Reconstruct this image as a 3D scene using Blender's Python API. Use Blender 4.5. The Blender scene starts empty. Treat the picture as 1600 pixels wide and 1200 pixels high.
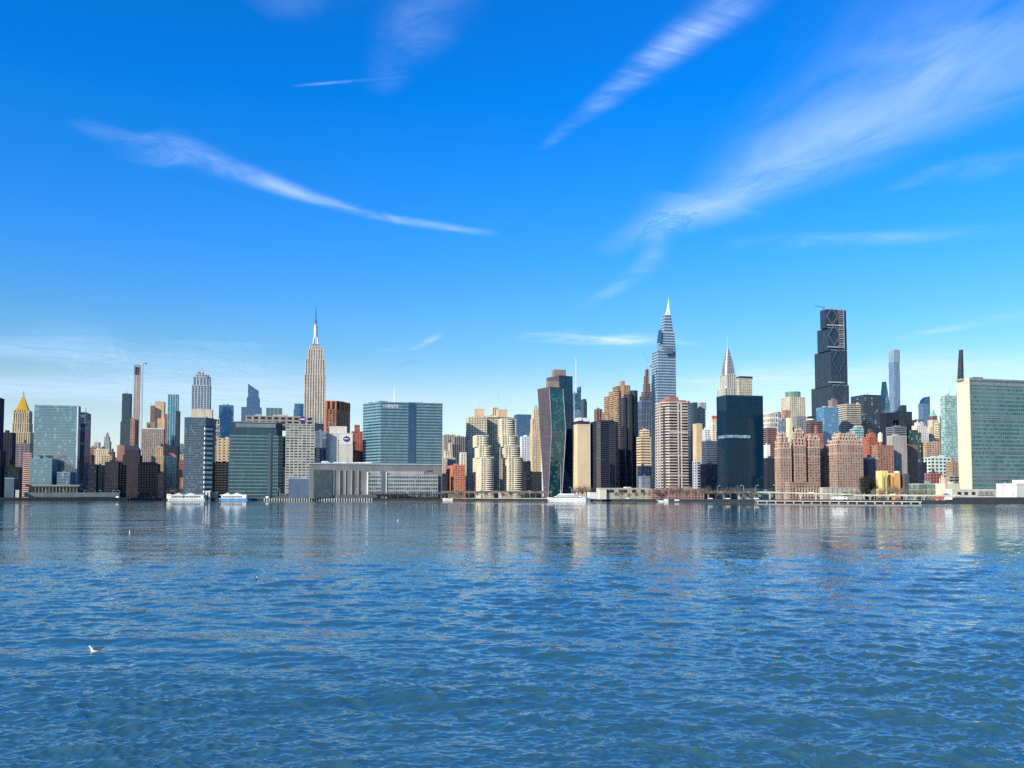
import bpy, math, random
import numpy as np
from mathutils import Vector, Matrix
R = math.radians
rnd = random.Random(7)
# ------------------------------------------------------------------ camera, world, sun, exposure
F = 1400.0; PITCH = R(3.0); CAMH = 7.0
SHIFT = 175.0 - F * math.tan(PITCH)
CP, SP = math.cos(PITCH), math.sin(PITCH)
S = bpy.context.scene
COL = S.collection
cd = bpy.data.cameras.new('camera'); cam = bpy.data.objects.new('camera', cd); COL.objects.link(cam)
cam.location = (0, 0, CAMH); cam.rotation_euler = (R(90) + PITCH, 0, 0)
cd.sensor_width = 36; cd.lens = F / 1600 * 36; cd.shift_y = SHIFT / 1600; cd.clip_start = 0.5; cd.clip_end = 200000
S.camera = cam
SUN_EL = R(25); SUN_A = R(44)
tosun = Vector((-math.cos(SUN_A) * math.cos(SUN_EL), -math.sin(SUN_A) * math.cos(SUN_EL), math.sin(SUN_EL)))
w = bpy.data.worlds.new('World'); S.world = w; w.use_nodes = True
nt = w.node_tree; nt.nodes.clear()
def nn(t, k, **kw):
    n = t.nodes.new(k)
    for a, b in kw.items(): setattr(n, a, b)
    return n
sky = nn(nt, 'ShaderNodeTexSky', sky_type='NISHITA', sun_disc=False, sun_elevation=SUN_EL, altitude=0,
         sun_rotation=math.atan2(tosun.x, tosun.y), air_density=1.0, dust_density=0.35, ozone_density=2.5)
hs = nn(nt, 'ShaderNodeHueSaturation'); hs.inputs['Saturation'].default_value = 1.28; hs.inputs['Value'].default_value = 1.0
bg = nn(nt, 'ShaderNodeBackground'); bg.inputs['Strength'].default_value = 0.0866
wo = nn(nt, 'ShaderNodeOutputWorld')
# the photograph's colour rendering of the sky: deep azure above, pale cyan at the horizon
tcw = nn(nt, 'ShaderNodeTexCoord'); sxw = nn(nt, 'ShaderNodeSeparateXYZ'); nt.links.new(tcw.outputs['Generated'], sxw.inputs[0])
crw = nn(nt, 'ShaderNodeValToRGB'); crw.color_ramp.interpolation = 'LINEAR'
TINT = [(0.0, (1.2, 1.4, 2.25)), (.045, (1.6, 1.5, 1.7)), (.11, (1.75, 1.52, 1.44)), (.15, (1.15, 1.43, 1.54)), (.26, (.50, 1.44, 2.2)), (.41, (.04, 1.41, 2.4)), (.55, (.10, 1.3, 2.3)), (.75, (.4, 1.25, 2.0)), (1.0, (.6, 1.15, 1.7))]
while len(crw.color_ramp.elements) < len(TINT): crw.color_ramp.elements.new(.5)
for e, (p_, c_) in zip(crw.color_ramp.elements, TINT): e.position = p_; e.color = tuple(x / 2.5 for x in c_) + (1,)
nt.links.new(sxw.outputs['Z'], crw.inputs[0])
mxw = nn(nt, 'ShaderNodeVectorMath', operation='MULTIPLY'); nt.links.new(hs.outputs[0], mxw.inputs[0]); nt.links.new(crw.outputs[0], mxw.inputs[1])
mx2 = nn(nt, 'ShaderNodeVectorMath', operation='SCALE'); mx2.inputs['Scale'].default_value = 2.5; nt.links.new(mxw.outputs[0], mx2.inputs[0])
nt.links.new(sky.outputs[0], hs.inputs['Color']); nt.links.new(mx2.outputs[0], bg.inputs['Color']); nt.links.new(bg.outputs[0], wo.inputs['Surface'])
sl = bpy.data.lights.new('sun', 'SUN'); sl.energy = 4.9; sl.angle = R(0.5); sl.color = (1, 0.93, 0.8)
so = bpy.data.objects.new('sun', sl); so.rotation_euler = tosun.to_track_quat('Z', 'Y').to_euler(); COL.objects.link(so)
S.view_settings.view_transform = 'Standard'; S.view_settings.look = 'None'; S.view_settings.exposure = 0.28
S.view_settings.gamma = 1; S.view_settings.use_curve_mapping = False
S.render.engine = 'CYCLES'; S.cycles.max_bounces = 5; S.cycles.transparent_max_bounces = 12; S.cycles.use_denoising = False; S.render.filter_size = 1.15; S.cycles.sample_clamp_indirect = 6

# ------------------------------------------------------------------ photograph pixel (1600 wide) + distance -> metres
TH = R(14); CT, ST = math.cos(TH), math.sin(TH)      # street grid against the view axis
GZ = 3.0
def Zat(py, Y):
    t = (600 + SHIFT - py) / F
    return CAMH + Y * (t * CP + SP) / (CP - t * SP)
def Xat(px, Y, z=20): return (px - 800) / F * (Y * CP + (z - CAMH) * SP)
def lin(c):
    c = c.lstrip('#'); v = [int(c[i:i + 2], 16) / 255 for i in (0, 2, 4)]
    return tuple(x / 12.92 if x <= .04045 else ((x + .055) / 1.055) ** 2.4 for x in v)

# ------------------------------------------------------------------ materials
MATS = {}
def newmat(name):
    m = bpy.data.materials.new(name); m.use_nodes = True; t = m.node_tree; t.nodes.clear()
    o = nn(t, 'ShaderNodeOutputMaterial'); p = nn(t, 'ShaderNodeBsdfPrincipled'); t.links.new(p.outputs[0], o.inputs[0])
    return m, t, p
def mth(t, op, a, b=None, c=None):
    n = nn(t, 'ShaderNodeMath', operation=op)
    for i, v in enumerate((a, b, c)):
        if v is None: continue
        if isinstance(v, (int, float)): n.inputs[i].default_value = v
        else: t.links.new(v, n.inputs[i])
    return n.outputs[0]
def ramp(t, fac, stops):
    n = nn(t, 'ShaderNodeValToRGB'); e = n.color_ramp.elements
    while len(e) < len(stops): e.new(0.5)
    for k, (p, c) in enumerate(stops):
        e[k].position = p; e[k].color = tuple(c) + (1,) if len(c) == 3 else c
    t.links.new(fac, n.inputs[0]); return n.outputs[0]
def wall(hexc, rough=0.85, var=0.22, metal=0.0):
    """masonry, concrete or metal: colour broken by stains, courses and vertical weathering"""
    key = ('w', hexc, rough, var, metal)
    if key in MATS: return MATS[key]
    m, t, p = newmat('wall_' + hexc); c = lin(hexc)
    g = nn(t, 'ShaderNodeNewGeometry'); mp = nn(t, 'ShaderNodeMapping'); mp.inputs['Scale'].default_value = (1, 1, .25)
    t.links.new(g.outputs['Position'], mp.inputs[0])
    n1 = nn(t, 'ShaderNodeTexNoise'); n1.inputs['Scale'].default_value = .12; n1.inputs['Detail'].default_value = 5
    n2 = nn(t, 'ShaderNodeTexNoise'); n2.inputs['Scale'].default_value = .9; n2.inputs['Detail'].default_value = 4
    t.links.new(mp.outputs[0], n1.inputs[0]); t.links.new(g.outputs['Position'], n2.inputs[0])
    f = mth(t, 'ADD', mth(t, 'MULTIPLY', n1.outputs[0], .6), mth(t, 'MULTIPLY', n2.outputs[0], .4))
    lo = tuple(x * (1 - var * 1.3) for x in c); hi = tuple(min(.9, x * (1 + var)) for x in c)
    t.links.new(ramp(t, f, [(.33, lo), (.67, hi)]), p.inputs['Base Color'])
    p.inputs['Roughness'].default_value = rough; p.inputs['Metallic'].default_value = metal
    MATS[key] = m; return m
def glass(hexc, ior=1.9, blind=0.25, blindc='9a9a90', tilt=0.02, rough=0.06, metal=0.0, patch=0.0):
    ior = 1 + (ior - 1) * .75; tilt *= .8; blind *= .6
    """panes: each cell of the facade has its own tone and its own slight tilt"""
    key = ('g', hexc, ior, blind, blindc, tilt, rough, metal, patch)
    if key in MATS: return MATS[key]
    m, t, p = newmat('glass_' + hexc); c = lin(hexc)
    uv = nn(t, 'ShaderNodeUVMap'); fl = nn(t, 'ShaderNodeVectorMath', operation='FLOOR'); t.links.new(uv.outputs[0], fl.inputs[0])
    wn = nn(t, 'ShaderNodeTexWhiteNoise', noise_dimensions='2D'); t.links.new(fl.outputs[0], wn.inputs['Vector'])
    b = lin(blindc)
    cell = wn.outputs['Value']
    if patch:   # blinds drawn in drifts across neighbouring rooms
        mpp_ = nn(t, 'ShaderNodeMapping'); mpp_.inputs['Scale'].default_value = (.05, .11, 1); mpp_.inputs['Rotation'].default_value = (0, 0, .5); t.links.new(fl.outputs[0], mpp_.inputs[0])
        pn = nn(t, 'ShaderNodeTexNoise'); pn.inputs['Scale'].default_value = 1.0; pn.inputs['Detail'].default_value = 3; t.links.new(mpp_.outputs[0], pn.inputs[0])
        cell = mth(t, 'ADD', mth(t, 'MULTIPLY', cell, 1 - patch), mth(t, 'MULTIPLY', mth(t, 'MULTIPLY_ADD', pn.outputs[0], 2.6, -.8), patch))
    t.links.new(ramp(t, cell, [(0, tuple(x * .8 for x in c)), (max(.02, 1 - blind - .05), tuple(min(1, x * 1.12) for x in c)), (max(.04, 1 - blind), tuple((x + y) / 2 for x, y in zip(b, c))), (1, b)]), p.inputs['Base Color'])
    ge = nn(t, 'ShaderNodeNewGeometry')
    sb = nn(t, 'ShaderNodeVectorMath', operation='SUBTRACT'); sb.inputs[1].default_value = (.5, .5, .5); t.links.new(wn.outputs['Color'], sb.inputs[0])
    sc = nn(t, 'ShaderNodeVectorMath', operation='SCALE'); sc.inputs['Scale'].default_value = tilt; t.links.new(sb.outputs[0], sc.inputs[0])
    # slow warp of the sheet glass on top of the pane tilt
    no = nn(t, 'ShaderNodeTexNoise'); no.inputs['Scale'].default_value = .35; t.links.new(uv.outputs[0], no.inputs[0])
    s2 = nn(t, 'ShaderNodeVectorMath', operation='SUBTRACT'); s2.inputs[1].default_value = (.5, .5, .5); t.links.new(no.outputs['Color'], s2.inputs[0])
    s3 = nn(t, 'ShaderNodeVectorMath', operation='SCALE'); s3.inputs['Scale'].default_value = tilt * 2; t.links.new(s2.outputs[0], s3.inputs[0])
    a1 = nn(t, 'ShaderNodeVectorMath', operation='ADD'); t.links.new(ge.outputs['Normal'], a1.inputs[0]); t.links.new(sc.outputs[0], a1.inputs[1])
    a2 = nn(t, 'ShaderNodeVectorMath', operation='ADD'); t.links.new(a1.outputs[0], a2.inputs[0]); t.links.new(s3.outputs[0], a2.inputs[1])
    no2 = nn(t, 'ShaderNodeVectorMath', operation='NORMALIZE'); t.links.new(a2.outputs[0], no2.inputs[0]); t.links.new(no2.outputs[0], p.inputs['Normal'])
    p.inputs['IOR'].default_value = ior; p.inputs['Roughness'].default_value = rough; p.inputs['Metallic'].default_value = metal
    MATS[key] = m; return m

# ------------------------------------------------------------------ mesh builder
class MB:
    def __init__(s): s.v = []; s.f = []; s.uv = []
    def face(s, pts, uvs=None):
        n = len(s.v); s.v += [tuple(p) for p in pts]; s.f.append(tuple(range(n, n + len(pts)))); s.uv += list(uvs) if uvs else [(0.5, 0.5)] * len(pts)
    def loft(s, lo, hi, bay=3.0, fh=3.5, caps=True):
        n = len(lo); uo = rnd.randint(0, 900)
        for i in range(n):
            a, b, c, d = lo[i], lo[(i + 1) % n], hi[(i + 1) % n], hi[i]
            L = math.dist(a[:2], b[:2]); nb = max(1, round(L / bay)); u0 = uo + 40 * i
            s.face([a, b, c, d], [(u0, a[2] / fh + 50), (u0 + nb, b[2] / fh + 50), (u0 + nb, c[2] / fh + 50), (u0, d[2] / fh + 50)])
        if caps:
            s.face(hi); s.face(list(reversed(lo)))
        return s
    def prism(s, poly, z0, z1, top=None, bay=3.0, fh=3.5):
        top = top or poly
        return s.loft([(x, y, z0) for x, y in poly], [(x, y, z1) for x, y in top], bay, fh)
    def box(s, x0, x1, y0, y1, z0, z1, bay=3.0, fh=3.5): return s.prism([(x0, y0), (x1, y0), (x1, y1), (x0, y1)], z0, z1, bay=bay, fh=fh)
    def bar(s, a, b, r, n=4, r2=None):
        a, b = Vector(a), Vector(b); d = b - a
        if d.length < 1e-6: return s
        q = d.to_track_quat('Z', 'Y'); r2 = r if r2 is None else r2
        lo = [a + q @ Vector((r * math.cos(2 * math.pi * (i + .5) / n), r * math.sin(2 * math.pi * (i + .5) / n), 0)) for i in range(n)]
        hi = [b + q @ Vector((r2 * math.cos(2 * math.pi * (i + .5) / n), r2 * math.sin(2 * math.pi * (i + .5) / n), 0)) for i in range(n)]
        return s.loft(lo, hi)
    def cyl(s, x, y, r, z0, z1, n=12, r2=None):
        r2 = r if r2 is None else r2
        return s.prism([(x + r * math.cos(2 * math.pi * i / n), y + r * math.sin(2 * math.pi * i / n)) for i in range(n)], z0, z1,
                       [(x + r2 * math.cos(2 * math.pi * i / n), y + r2 * math.sin(2 * math.pi * i / n)) for i in range(n)])
    def mesh(s, name, mat):
        me = bpy.data.meshes.new(name); me.from_pydata(s.v, [], s.f)
        ul = me.uv_layers.new(name='UVMap'); ul.data.foreach_set('uv', [c for p in s.uv for c in p])
        if mat: me.materials.append(mat)
        me.update(); return me
    def build(s, name, mat, parent=None, stuff=False, loc=None):
        o = bpy.data.objects.new(name, s.mesh(name, mat)); COL.objects.link(o)
        if parent: o.parent = parent
        if stuff: o['kind'] = 'stuff'
        if loc: o.location = loc
        return o
def inst(me, name, parent, loc=(0, 0, 0), rz=0, sc=None):
    o = bpy.data.objects.new(name, me); COL.objects.link(o); o.parent = parent; o.location = loc; o.rotation_euler.z = rz
    if sc: o.scale = sc
    return o
def tag(o, label, cat, group=None):
    o['label'] = label; o['category'] = cat
    if group: o['group'] = group
    return o
def thing(name, label, cat, loc=(0, 0, 0), rz=0, group=None):
    o = bpy.data.objects.new(name, None); COL.objects.link(o); o.location = loc; o.rotation_euler.z = rz; o.empty_display_size = 5
    return tag(o, label, cat, group)
def copy_tree(o, parent=None):
    c = o.copy(); COL.objects.link(c)
    if parent: c.parent = parent
    for ch in o.children: copy_tree(ch, c)
    return c
def offset(poly, r):
    n = len(poly); out = []
    for i in range(n):
        p0, p1, p2 = Vector(poly[i - 1]), Vector(poly[i]), Vector(poly[(i + 1) % n])
        e1 = (p1 - p0).normalized(); e2 = (p2 - p1).normalized()
        n1 = Vector((e1.y, -e1.x)); n2 = Vector((e2.y, -e2.x)); b = (n1 + n2); b /= max(.3, b.length_squared / 2)
        out.append(tuple(p1 + b * r))
    return out
def lerp(a, b, t): return [(p[0] + (q[0] - p[0]) * t, p[1] + (q[1] - p[1]) * t) for p, q in zip(a, b)]

# ------------------------------------------------------------------ facade systems
class Sty:
    def __init__(s, wallm, glassm, fh=3.4, bay=3.6, band=.35, pier=.3, rb=.35, rp=.5, capm=None, bandm=None, cap=1.4):
        s.wall, s.glass, s.fh, s.bay, s.band, s.pier, s.rb, s.rp = wallm, glassm, fh, bay, band, pier, rb, rp
        s.capm = capm or wallm; s.bandm = bandm or wallm; s.cap = cap
def volume(root, poly, z0, z1, st, top=None, each=False, nm='facade', skip=0.0, cap=True):
    """one storeyed block: glazed core, slab-edge band per storey, piers between the bays, coping"""
    H = z1 - z0; n = max(1, round(H / st.fh)); fh = H / n
    if st.glass is None:
        MB().prism(poly, z0, z1, top).build('wall', st.wall, root)
    else:
        MB().prism(poly, z0, z1, top, bay=st.bay, fh=fh).build('glazing', st.glass, root)
        bh = fh * st.band
        if st.band > 0:
            if each and top is None:
                me = MB().prism(offset(poly, st.rb), 0, bh).mesh('floor_band', st.bandm)
                for i in range(n): inst(me, 'floor_band', root, (0, 0, z0 + i * fh + .02))
            else:
                mb = MB()
                for i in range(n):
                    za = z0 + i * fh
                    a = lerp(poly, top, (za - z0) / H) if top else poly; b = lerp(poly, top, (za + bh - z0) / H) if top else poly
                    mb.prism(offset(a, st.rb), za + .02, za + bh, offset(b, st.rb))
                mb.build('floor_band', st.bandm, root, stuff=True)
        if st.pier > 0:
            mb = MB(); m = len(poly); tp = top or poly
            for i in range(m):
                a, b = Vector(poly[i]), Vector(poly[(i + 1) % m]); c, d = Vector(tp[i]), Vector(tp[(i + 1) % m])
                L = (b - a).length
                if L < 1: continue
                e = (b - a) / L; nr = Vector((e.y, -e.x)); nb = max(1, round(L / st.bay)); hw = L / nb * st.pier / 2
                for k in range(nb + 1):
                    u = k / nb; w2 = hw
                    p = a.lerp(b, u); q = c.lerp(d, u)
                    if k == 0: lo_, hi_ = -st.rp, w2
                    elif k == nb: lo_, hi_ = -w2, st.rp - .03
                    else: lo_, hi_ = -w2, w2
                    f0, f1, f2, f3 = p + e * lo_ - nr * .1, p + e * lo_ + nr * st.rp, p + e * hi_ + nr * st.rp, p + e * hi_ - nr * .1
                    g0, g1, g2, g3 = q + e * lo_ - nr * .1, q + e * lo_ + nr * st.rp, q + e * hi_ + nr * st.rp, q + e * hi_ - nr * .1
                    mb.prism([tuple(f1), tuple(f2), tuple(f3), tuple(f0)], z0 + .01, z1 - .01, [tuple(g1), tuple(g2), tuple(g3), tuple(g0)])
            mb.build('pier', st.wall, root, stuff=True)
    if cap:
        MB().prism(offset(top or poly, max(st.rb, st.rp) + .12), z1 - .2, z1 + st.cap).build('parapet', st.capm, root)
def rect(xl, xr, Y, d=None, zm=60, xc=None):
    """front-left corner, width and depth of a grid-aligned block whose silhouette spans xl..xr"""
    g = CP + (zm - CAMH) * SP / Y
    k1, k2 = (xl - 800) / F * g, (xr - 800) / F * g; kv = -ST / CT
    if k1 > kv:
        if xc is not None:
            Cx = (xc - 800) / F * g * Y; d = (Cx - k1 * Y) / (ST + k1 * CT)
        else:
            full = (k2 - k1) * Y; d = d or full * .7
            while True:
                Cx = k1 * (Y + d * CT) + d * ST
                if (k2 * Y - Cx) > .45 * full: break
                d *= .8
        w_ = (k2 * Y - Cx) / (CT - k2 * ST)
        return (Cx, Y), w_, d
    if k2 < kv:
        if xc is not None:
            Cx = (xc - 800) / F * g * Y; d = (Cx - k2 * Y) / (ST + k2 * CT)
        else:
            full = (k2 - k1) * Y; d = d or full * .7
            while True:
                Cx = k2 * (Y + d * CT) + d * ST
                if (Cx - k1 * Y) > .45 * full: break
                d *= .8
        w_ = (Cx - k1 * Y) / (CT - k1 * ST)
        return (Cx - w_ * CT, Y - w_ * ST), w_, d
    w_ = (k2 - k1) * Y / (CT - k2 * ST); d = d or w_ * .7
    return (k1 * Y, Y), w_, d
class Frame:
    """a root Empty on the street grid plus pixel -> local conversions"""
    def __init__(s, name, label, cat, xl, xr, ytop, Y, d=None, xc=None, group=None, zb=GZ, org=None):
        zm = (Zat(ytop, Y) + zb) / 2
        if org is not None:   # footprint given point by point: origin at its front corner, front running to px org[1]
            x0, x1 = Xat(org[0], Y, zm), 0; k2 = (org[1] - 800) / F * (CP + (zm - CAMH) * SP / Y)
            fl, s.w, s.d = (x0, Y), (k2 * Y - x0) / (CT - k2 * ST), 40
        else: fl, s.w, s.d = rect(xl, xr, Y, d, zm, xc)
        s.Y = Y; s.zb = zb
        s.ox, s.oy = fl; s.root = thing(name, label, cat, (fl[0], fl[1], 0), TH, group)
    def loc(s, x, y):
        dx, dy = x - s.ox, y - s.oy; return (dx * CT + dy * ST, -dx * ST + dy * CT)
    def box(s, xl, xr, z, Y=None, d=None, xc=None):
        Y = Y or s.Y; fl, w_, d_ = rect(xl, xr, Y, d, z, xc); x, y = s.loc(*fl)
        return [(x, y), (x + w_, y), (x + w_, y + d_), (x, y + d_)]
    def z(s, py, dy=0): return Zat(py, s.Y + dy)
def W_RAIL(): return wall('6a6c6e')
def clutter(root, poly, z, n, mat, h=(2, 5), rm=None):
    xs = [p[0] for p in poly]; ys = [p[1] for p in poly]; x0, x1, y0, y1 = min(xs), max(xs), min(ys), max(ys)
    me = MB().box(-.5, .5, -.5, .5, 0, 1).mesh('roof_unit', mat); r = rm or rnd
    m2 = MB().box(-.12, .12, -.12, .12, 0, 1).mesh('roof_mast', W_RAIL())
    for _ in range(1 + n // 2): inst(m2, 'roof_mast', root, (r.uniform(x0 + 1, x1 - 1), r.uniform(y0 + 1, y1 - 1), z + .2), 0, (1.6, 1.6, r.uniform(4, 11)))
    for _ in range(n):
        wx = r.uniform(.03, .09) * (x1 - x0); inst(me, 'roof_unit', root, (r.uniform(x0 + wx, x1 - wx), r.uniform(y0 + wx, (y0 + y1) / 2), z + .2), 0, (max(1.2, wx), max(1.2, wx), r.uniform(1, 2.4)))
    for _ in range(n):
        wx = r.uniform(.08, .3) * (x1 - x0); wy = r.uniform(.1, .3) * (y1 - y0)
        inst(me, 'roof_unit', root, (r.uniform(x0 + wx, x1 - wx), r.uniform(y0 + wy * .6, y1 - wy), z + .2), 0, (wx, wy, r.uniform(*h)))
def tank(root, x, y, z, s=1.0):
    m = MB()
    for a in (-1, 1):
        for b in (-1, 1): m.bar((x + a * 1.4 * s, y + b * 1.4 * s, z), (x + a * 1.4 * s, y + b * 1.4 * s, z + 3 * s), .2)
    m.cyl(x, y, 2.2 * s, z + 3 * s, z + 7 * s, 12); m.cyl(x, y, 2.4 * s, z + 7 * s, z + 9 * s, 12, .1)
    m.build('water_tank', wall('5a4636'), root)
def bld(name, label, cat, Y, tiers, st, each=False, group=None, roof=3, zb=GZ, roofm=None, rh=(2, 5), tk=0):
    """tiers: dicts xl xr top [d xc dy tl tr st]; the first stands on the ground"""
    t0 = tiers[0]
    fr = Frame(name, label, cat, t0['xl'], t0['xr'], t0['top'], Y, t0.get('d'), t0.get('xc'), group, zb, t0.get('org'))
    z0 = zb; poly = None
    for i, t in enumerate(tiers):
        dy = t.get('dy', 0); Yk = Y + dy; z1 = Zat(t['top'], Yk); za = t.get('z0', z0)
        if isinstance(za, str): za = zb
        poly = [fr.loc(Xat(px, Yk + q, (za + z1) / 2), Yk + q) for px, q in t['pts']] if 'pts' in t else fr.box(t['xl'], t['xr'], (za + z1) / 2, Yk, t.get('d'), t.get('xc')); top = None
        if 'tl' in t:
            top = fr.box(t['tl'], t['tr'], z1, Yk, t.get('td', t.get('d')), t.get('txc'))
            if t.get('wedge'): pass
        volume(fr.root, poly, za, z1, t.get('st', st), top, each)
        if top: poly = top
        z0 = z1
    if roof: clutter(fr.root, poly, z0, roof, roofm or st.capm, rh)
    if tk:
        for _ in range(tk):
            tank(fr.root, rnd.uniform(poly[0][0] + 3, poly[1][0] - 3), rnd.uniform(poly[0][1] + 3, poly[0][1] + 8), z0 + .5, rnd.uniform(.8, 1.1))
    fr.z1 = z0; fr.top = poly
    return fr
def T(xl, xr, top, **k): return dict(xl=xl, xr=xr, top=top, **k)

# ------------------------------------------------------------------ ground and water
SH = [(-900, 782.6), (-300, 782.5), (0, 782.4), (210, 782), (270, 781.6), (400, 781.8), (700, 782), (850, 783), (1000, 784), (1100, 784.6), (1200, 785.3), (1300, 786.2), (1440, 787), (1600, 787.5), (2300, 788.5)]
def SY(px):
    for (a, ya), (b, yb) in zip(SH, SH[1:]):
        if px <= b:
            t = max(0, (px - a) / (b - a)); return CAMH * F / (ya + (yb - ya) * t - 775)
    return CAMH * F / (SH[-1][1] - 775)
def at(px, off=0, z=3): Y = SY(px) + off; return Vector((Xat(px, Y, z), Y, z))
def struct(o): o['kind'] = 'structure'; return o
# land: one sheet from the quay line to the horizon
sp = [at(p, 0, GZ) for p in range(-900, 2301, 50)]
mb = MB()
for a, b in zip(sp, sp[1:]): mb.face([(a.x, a.y, GZ), (b.x, b.y, GZ), (b.x * 5, 7500, GZ), (a.x * 5, 7500, GZ)])
struct(mb.build('ground', wall('4c4d4b', .95)))
quay = MB()
for a, b in zip(sp, sp[1:]): quay.face([(a.x, a.y - .4, -1.5), (b.x, b.y - .4, -1.5), (b.x, b.y - .4, GZ + .25), (a.x, a.y - .4, GZ + .25)]); quay.face([(a.x, a.y - .4, GZ + .25), (b.x, b.y - .4, GZ + .25), (b.x, b.y + .6, GZ + .25), (a.x, a.y + .6, GZ + .25)])
struct(quay.build('quay_wall', wall('20262a', .9)))

# water: displaced sheet whose grid is finest near the viewer
def water():
    rs = np.random.default_rng(11)
    NX, NY = 760, 900
    s = np.linspace(0, 1, NY)
    yv = 1.0 / ((1 / 17.0) * (1 - s) + (1 / 1500.0) * s)
    u = np.linspace(-1.0, 1.0, NX) * 0.80
    Yg = np.repeat(yv[:, None], NX, 1); Xg = Yg * u[None, :]
    dy = np.gradient(yv)[:, None]; dx = (u[1] - u[0]) * Yg
    Z = np.zeros_like(Xg); DX = np.zeros_like(Xg); DY = np.zeros_like(Xg)
    # calmer band near the far quay, rougher open water towards the viewer, broken by slow patches
    def lown(x, y, ph):
        return (np.sin(x * .031 + y * .043 + ph) + np.sin(x * -.057 + y * .021 + ph * 2.3) + np.sin(x * .013 - y * .083 + ph * 1.7) + np.sin(x * .11 + y * .06 + ph * 3)) / 4
    patch = 1 + .55 * lown(Xg, Yg, 1.3) + .35 * lown(Xg * 4, Yg * 4, 4.1)
    edge = 1 / (1 + np.exp((Yg - (98 + 5 * np.sin(Xg * .05) + 4 * np.sin(Xg * .021 + 1))) / 6))
    far = .5 + .5 * edge
    waves = []
    for lam0, n, sl, spread in ((9.0, 6, .024, .35), (4.2, 12, .052, .5), (2.2, 18, .088, .75), (1.1, 26, .12, 1.0), (.55, 34, .15, 1.3), (.3, 34, .16, 1.6), (.18, 30, .13, 1.8)):
        for _ in range(n):
            lam = lam0 * math.exp(rs.normal(0, .22)); k = 2 * math.pi / lam
            th = R(-97) + rs.normal(0, spread * .55)                    # wave travel, crests lying across the view, slightly slanted
            waves.append((k, th, sl / k * math.sqrt(2.0 / n), rs.uniform(0, 6.28), lam))
    for k, th, a, ph, lam in waves:
        kx, ky = k * math.cos(th), k * math.sin(th)
        res = np.minimum(1, np.maximum(0, (lam / np.maximum(1e-6, np.hypot(dy * abs(math.sin(th)), dx * math.cos(th))) - 2.6) / 2.0))
        A = a * res * far * (np.clip(patch, .15, 2) ** 1.6 if lam < .9 else patch if lam < 3 else 1)
        arg = kx * Xg + ky * Yg + ph + .6 * lown(Xg * 2.1, Yg * 2.1, ph)
        Z += A * np.cos(arg); q = .75
        DX -= q * A * math.cos(th) * np.sin(arg); DY -= q * A * math.sin(th) * np.sin(arg)
    m = np.clip((0.8 - np.abs(u)) / .03, 0, 1)[None, :] * np.clip((s) / .004, 0, 1)[:, None]
    Xd = Xg + DX * m; Yd = Yg + DY * m; Z *= m
    co = np.stack([Xd, Yd, Z], -1).reshape(-1, 3)
    i = np.arange(NY - 1)[:, None] * NX + np.arange(NX - 1)[None, :]
    q = np.stack([i, i + 1, i + NX + 1, i + NX], -1).reshape(-1, 4)
    # plain water round the fine sheet
    y0, y1 = yv[0], yv[-1]; x0, x1 = .8 * y0, .8 * y1; B = 6500.0
    ex = np.array([(-x0, y0, 0), (x0, y0, 0), (x1, y1, 0), (-x1, y1, 0), (-B, -B, 0), (B, -B, 0), (B, y1, 0), (-B, y1, 0)], float)
    b = len(co); co = np.concatenate([co, ex])
    q = np.concatenate([q, np.array([(b + 4, b + 5, b + 1, b), (b + 5, b + 6, b + 2, b + 1), (b + 7, b + 4, b, b + 3)])])
    me = bpy.data.meshes.new('water'); me.vertices.add(len(co)); me.vertices.foreach_set('co', co.ravel())
    me.loops.add(q.size); me.loops.foreach_set('vertex_index', q.ravel().astype(np.int32))
    me.polygons.add(len(q)); me.polygons.foreach_set('loop_start', np.arange(0, q.size, 4, dtype=np.int32)); me.polygons.foreach_set('loop_total', np.full(len(q), 4, dtype=np.int32))
    me.update(calc_edges=True); me.validate(); me.polygons.foreach_set('use_smooth', np.ones(len(q), dtype=bool))
    m_, t, p = newmat('water')
    g = nn(t, 'ShaderNodeNewGeometry')
    se = nn(t, 'ShaderNodeSeparateXYZ'); t.links.new(g.outputs['Position'], se.inputs[0])
    def noise(sx, sy, sc, det, rough=.6):
        mp = nn(t, 'ShaderNodeMapping'); mp.inputs['Scale'].default_value = (sx, sy, 1); mp.inputs['Rotation'].default_value = (0, 0, R(6)); t.links.new(g.outputs['Position'], mp.inputs[0])
        n = nn(t, 'ShaderNodeTexNoise'); n.inputs['Scale'].default_value = sc; n.inputs['Detail'].default_value = det; n.inputs['Roughness'].default_value = rough
        t.links.new(mp.outputs[0], n.inputs[0]); return n
    # micro ripples: slopes too small for the grid
    nz = noise(1, 1.5, 3.2, 4, .7)
    sub = nn(t, 'ShaderNodeVectorMath', operation='SUBTRACT'); sub.inputs[1].default_value = (.5, .5, .5); t.links.new(nz.outputs['Color'], sub.inputs[0])
    mul = nn(t, 'ShaderNodeVectorMath', operation='MULTIPLY'); mul.inputs[1].default_value = (1, 1, 0); t.links.new(sub.outputs[0], mul.inputs[0])
    # strength: calm band beyond ~95 m; cat's paws elsewhere
    big = noise(1, 2.2, .02, 3)
    dist = nn(t, 'ShaderNodeMapRange', interpolation_type='SMOOTHSTEP'); dist.inputs['From Min'].default_value = 90; dist.inputs['From Max'].default_value = 108; dist.inputs['To Min'].default_value = 1; dist.inputs['To Max'].default_value = 0
    t.links.new(mth(t, 'ADD', se.outputs['Y'], mth(t, 'MULTIPLY', mth(t, 'SUBTRACT', big.outputs[0], .5), 60)), dist.inputs['Value'])
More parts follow.
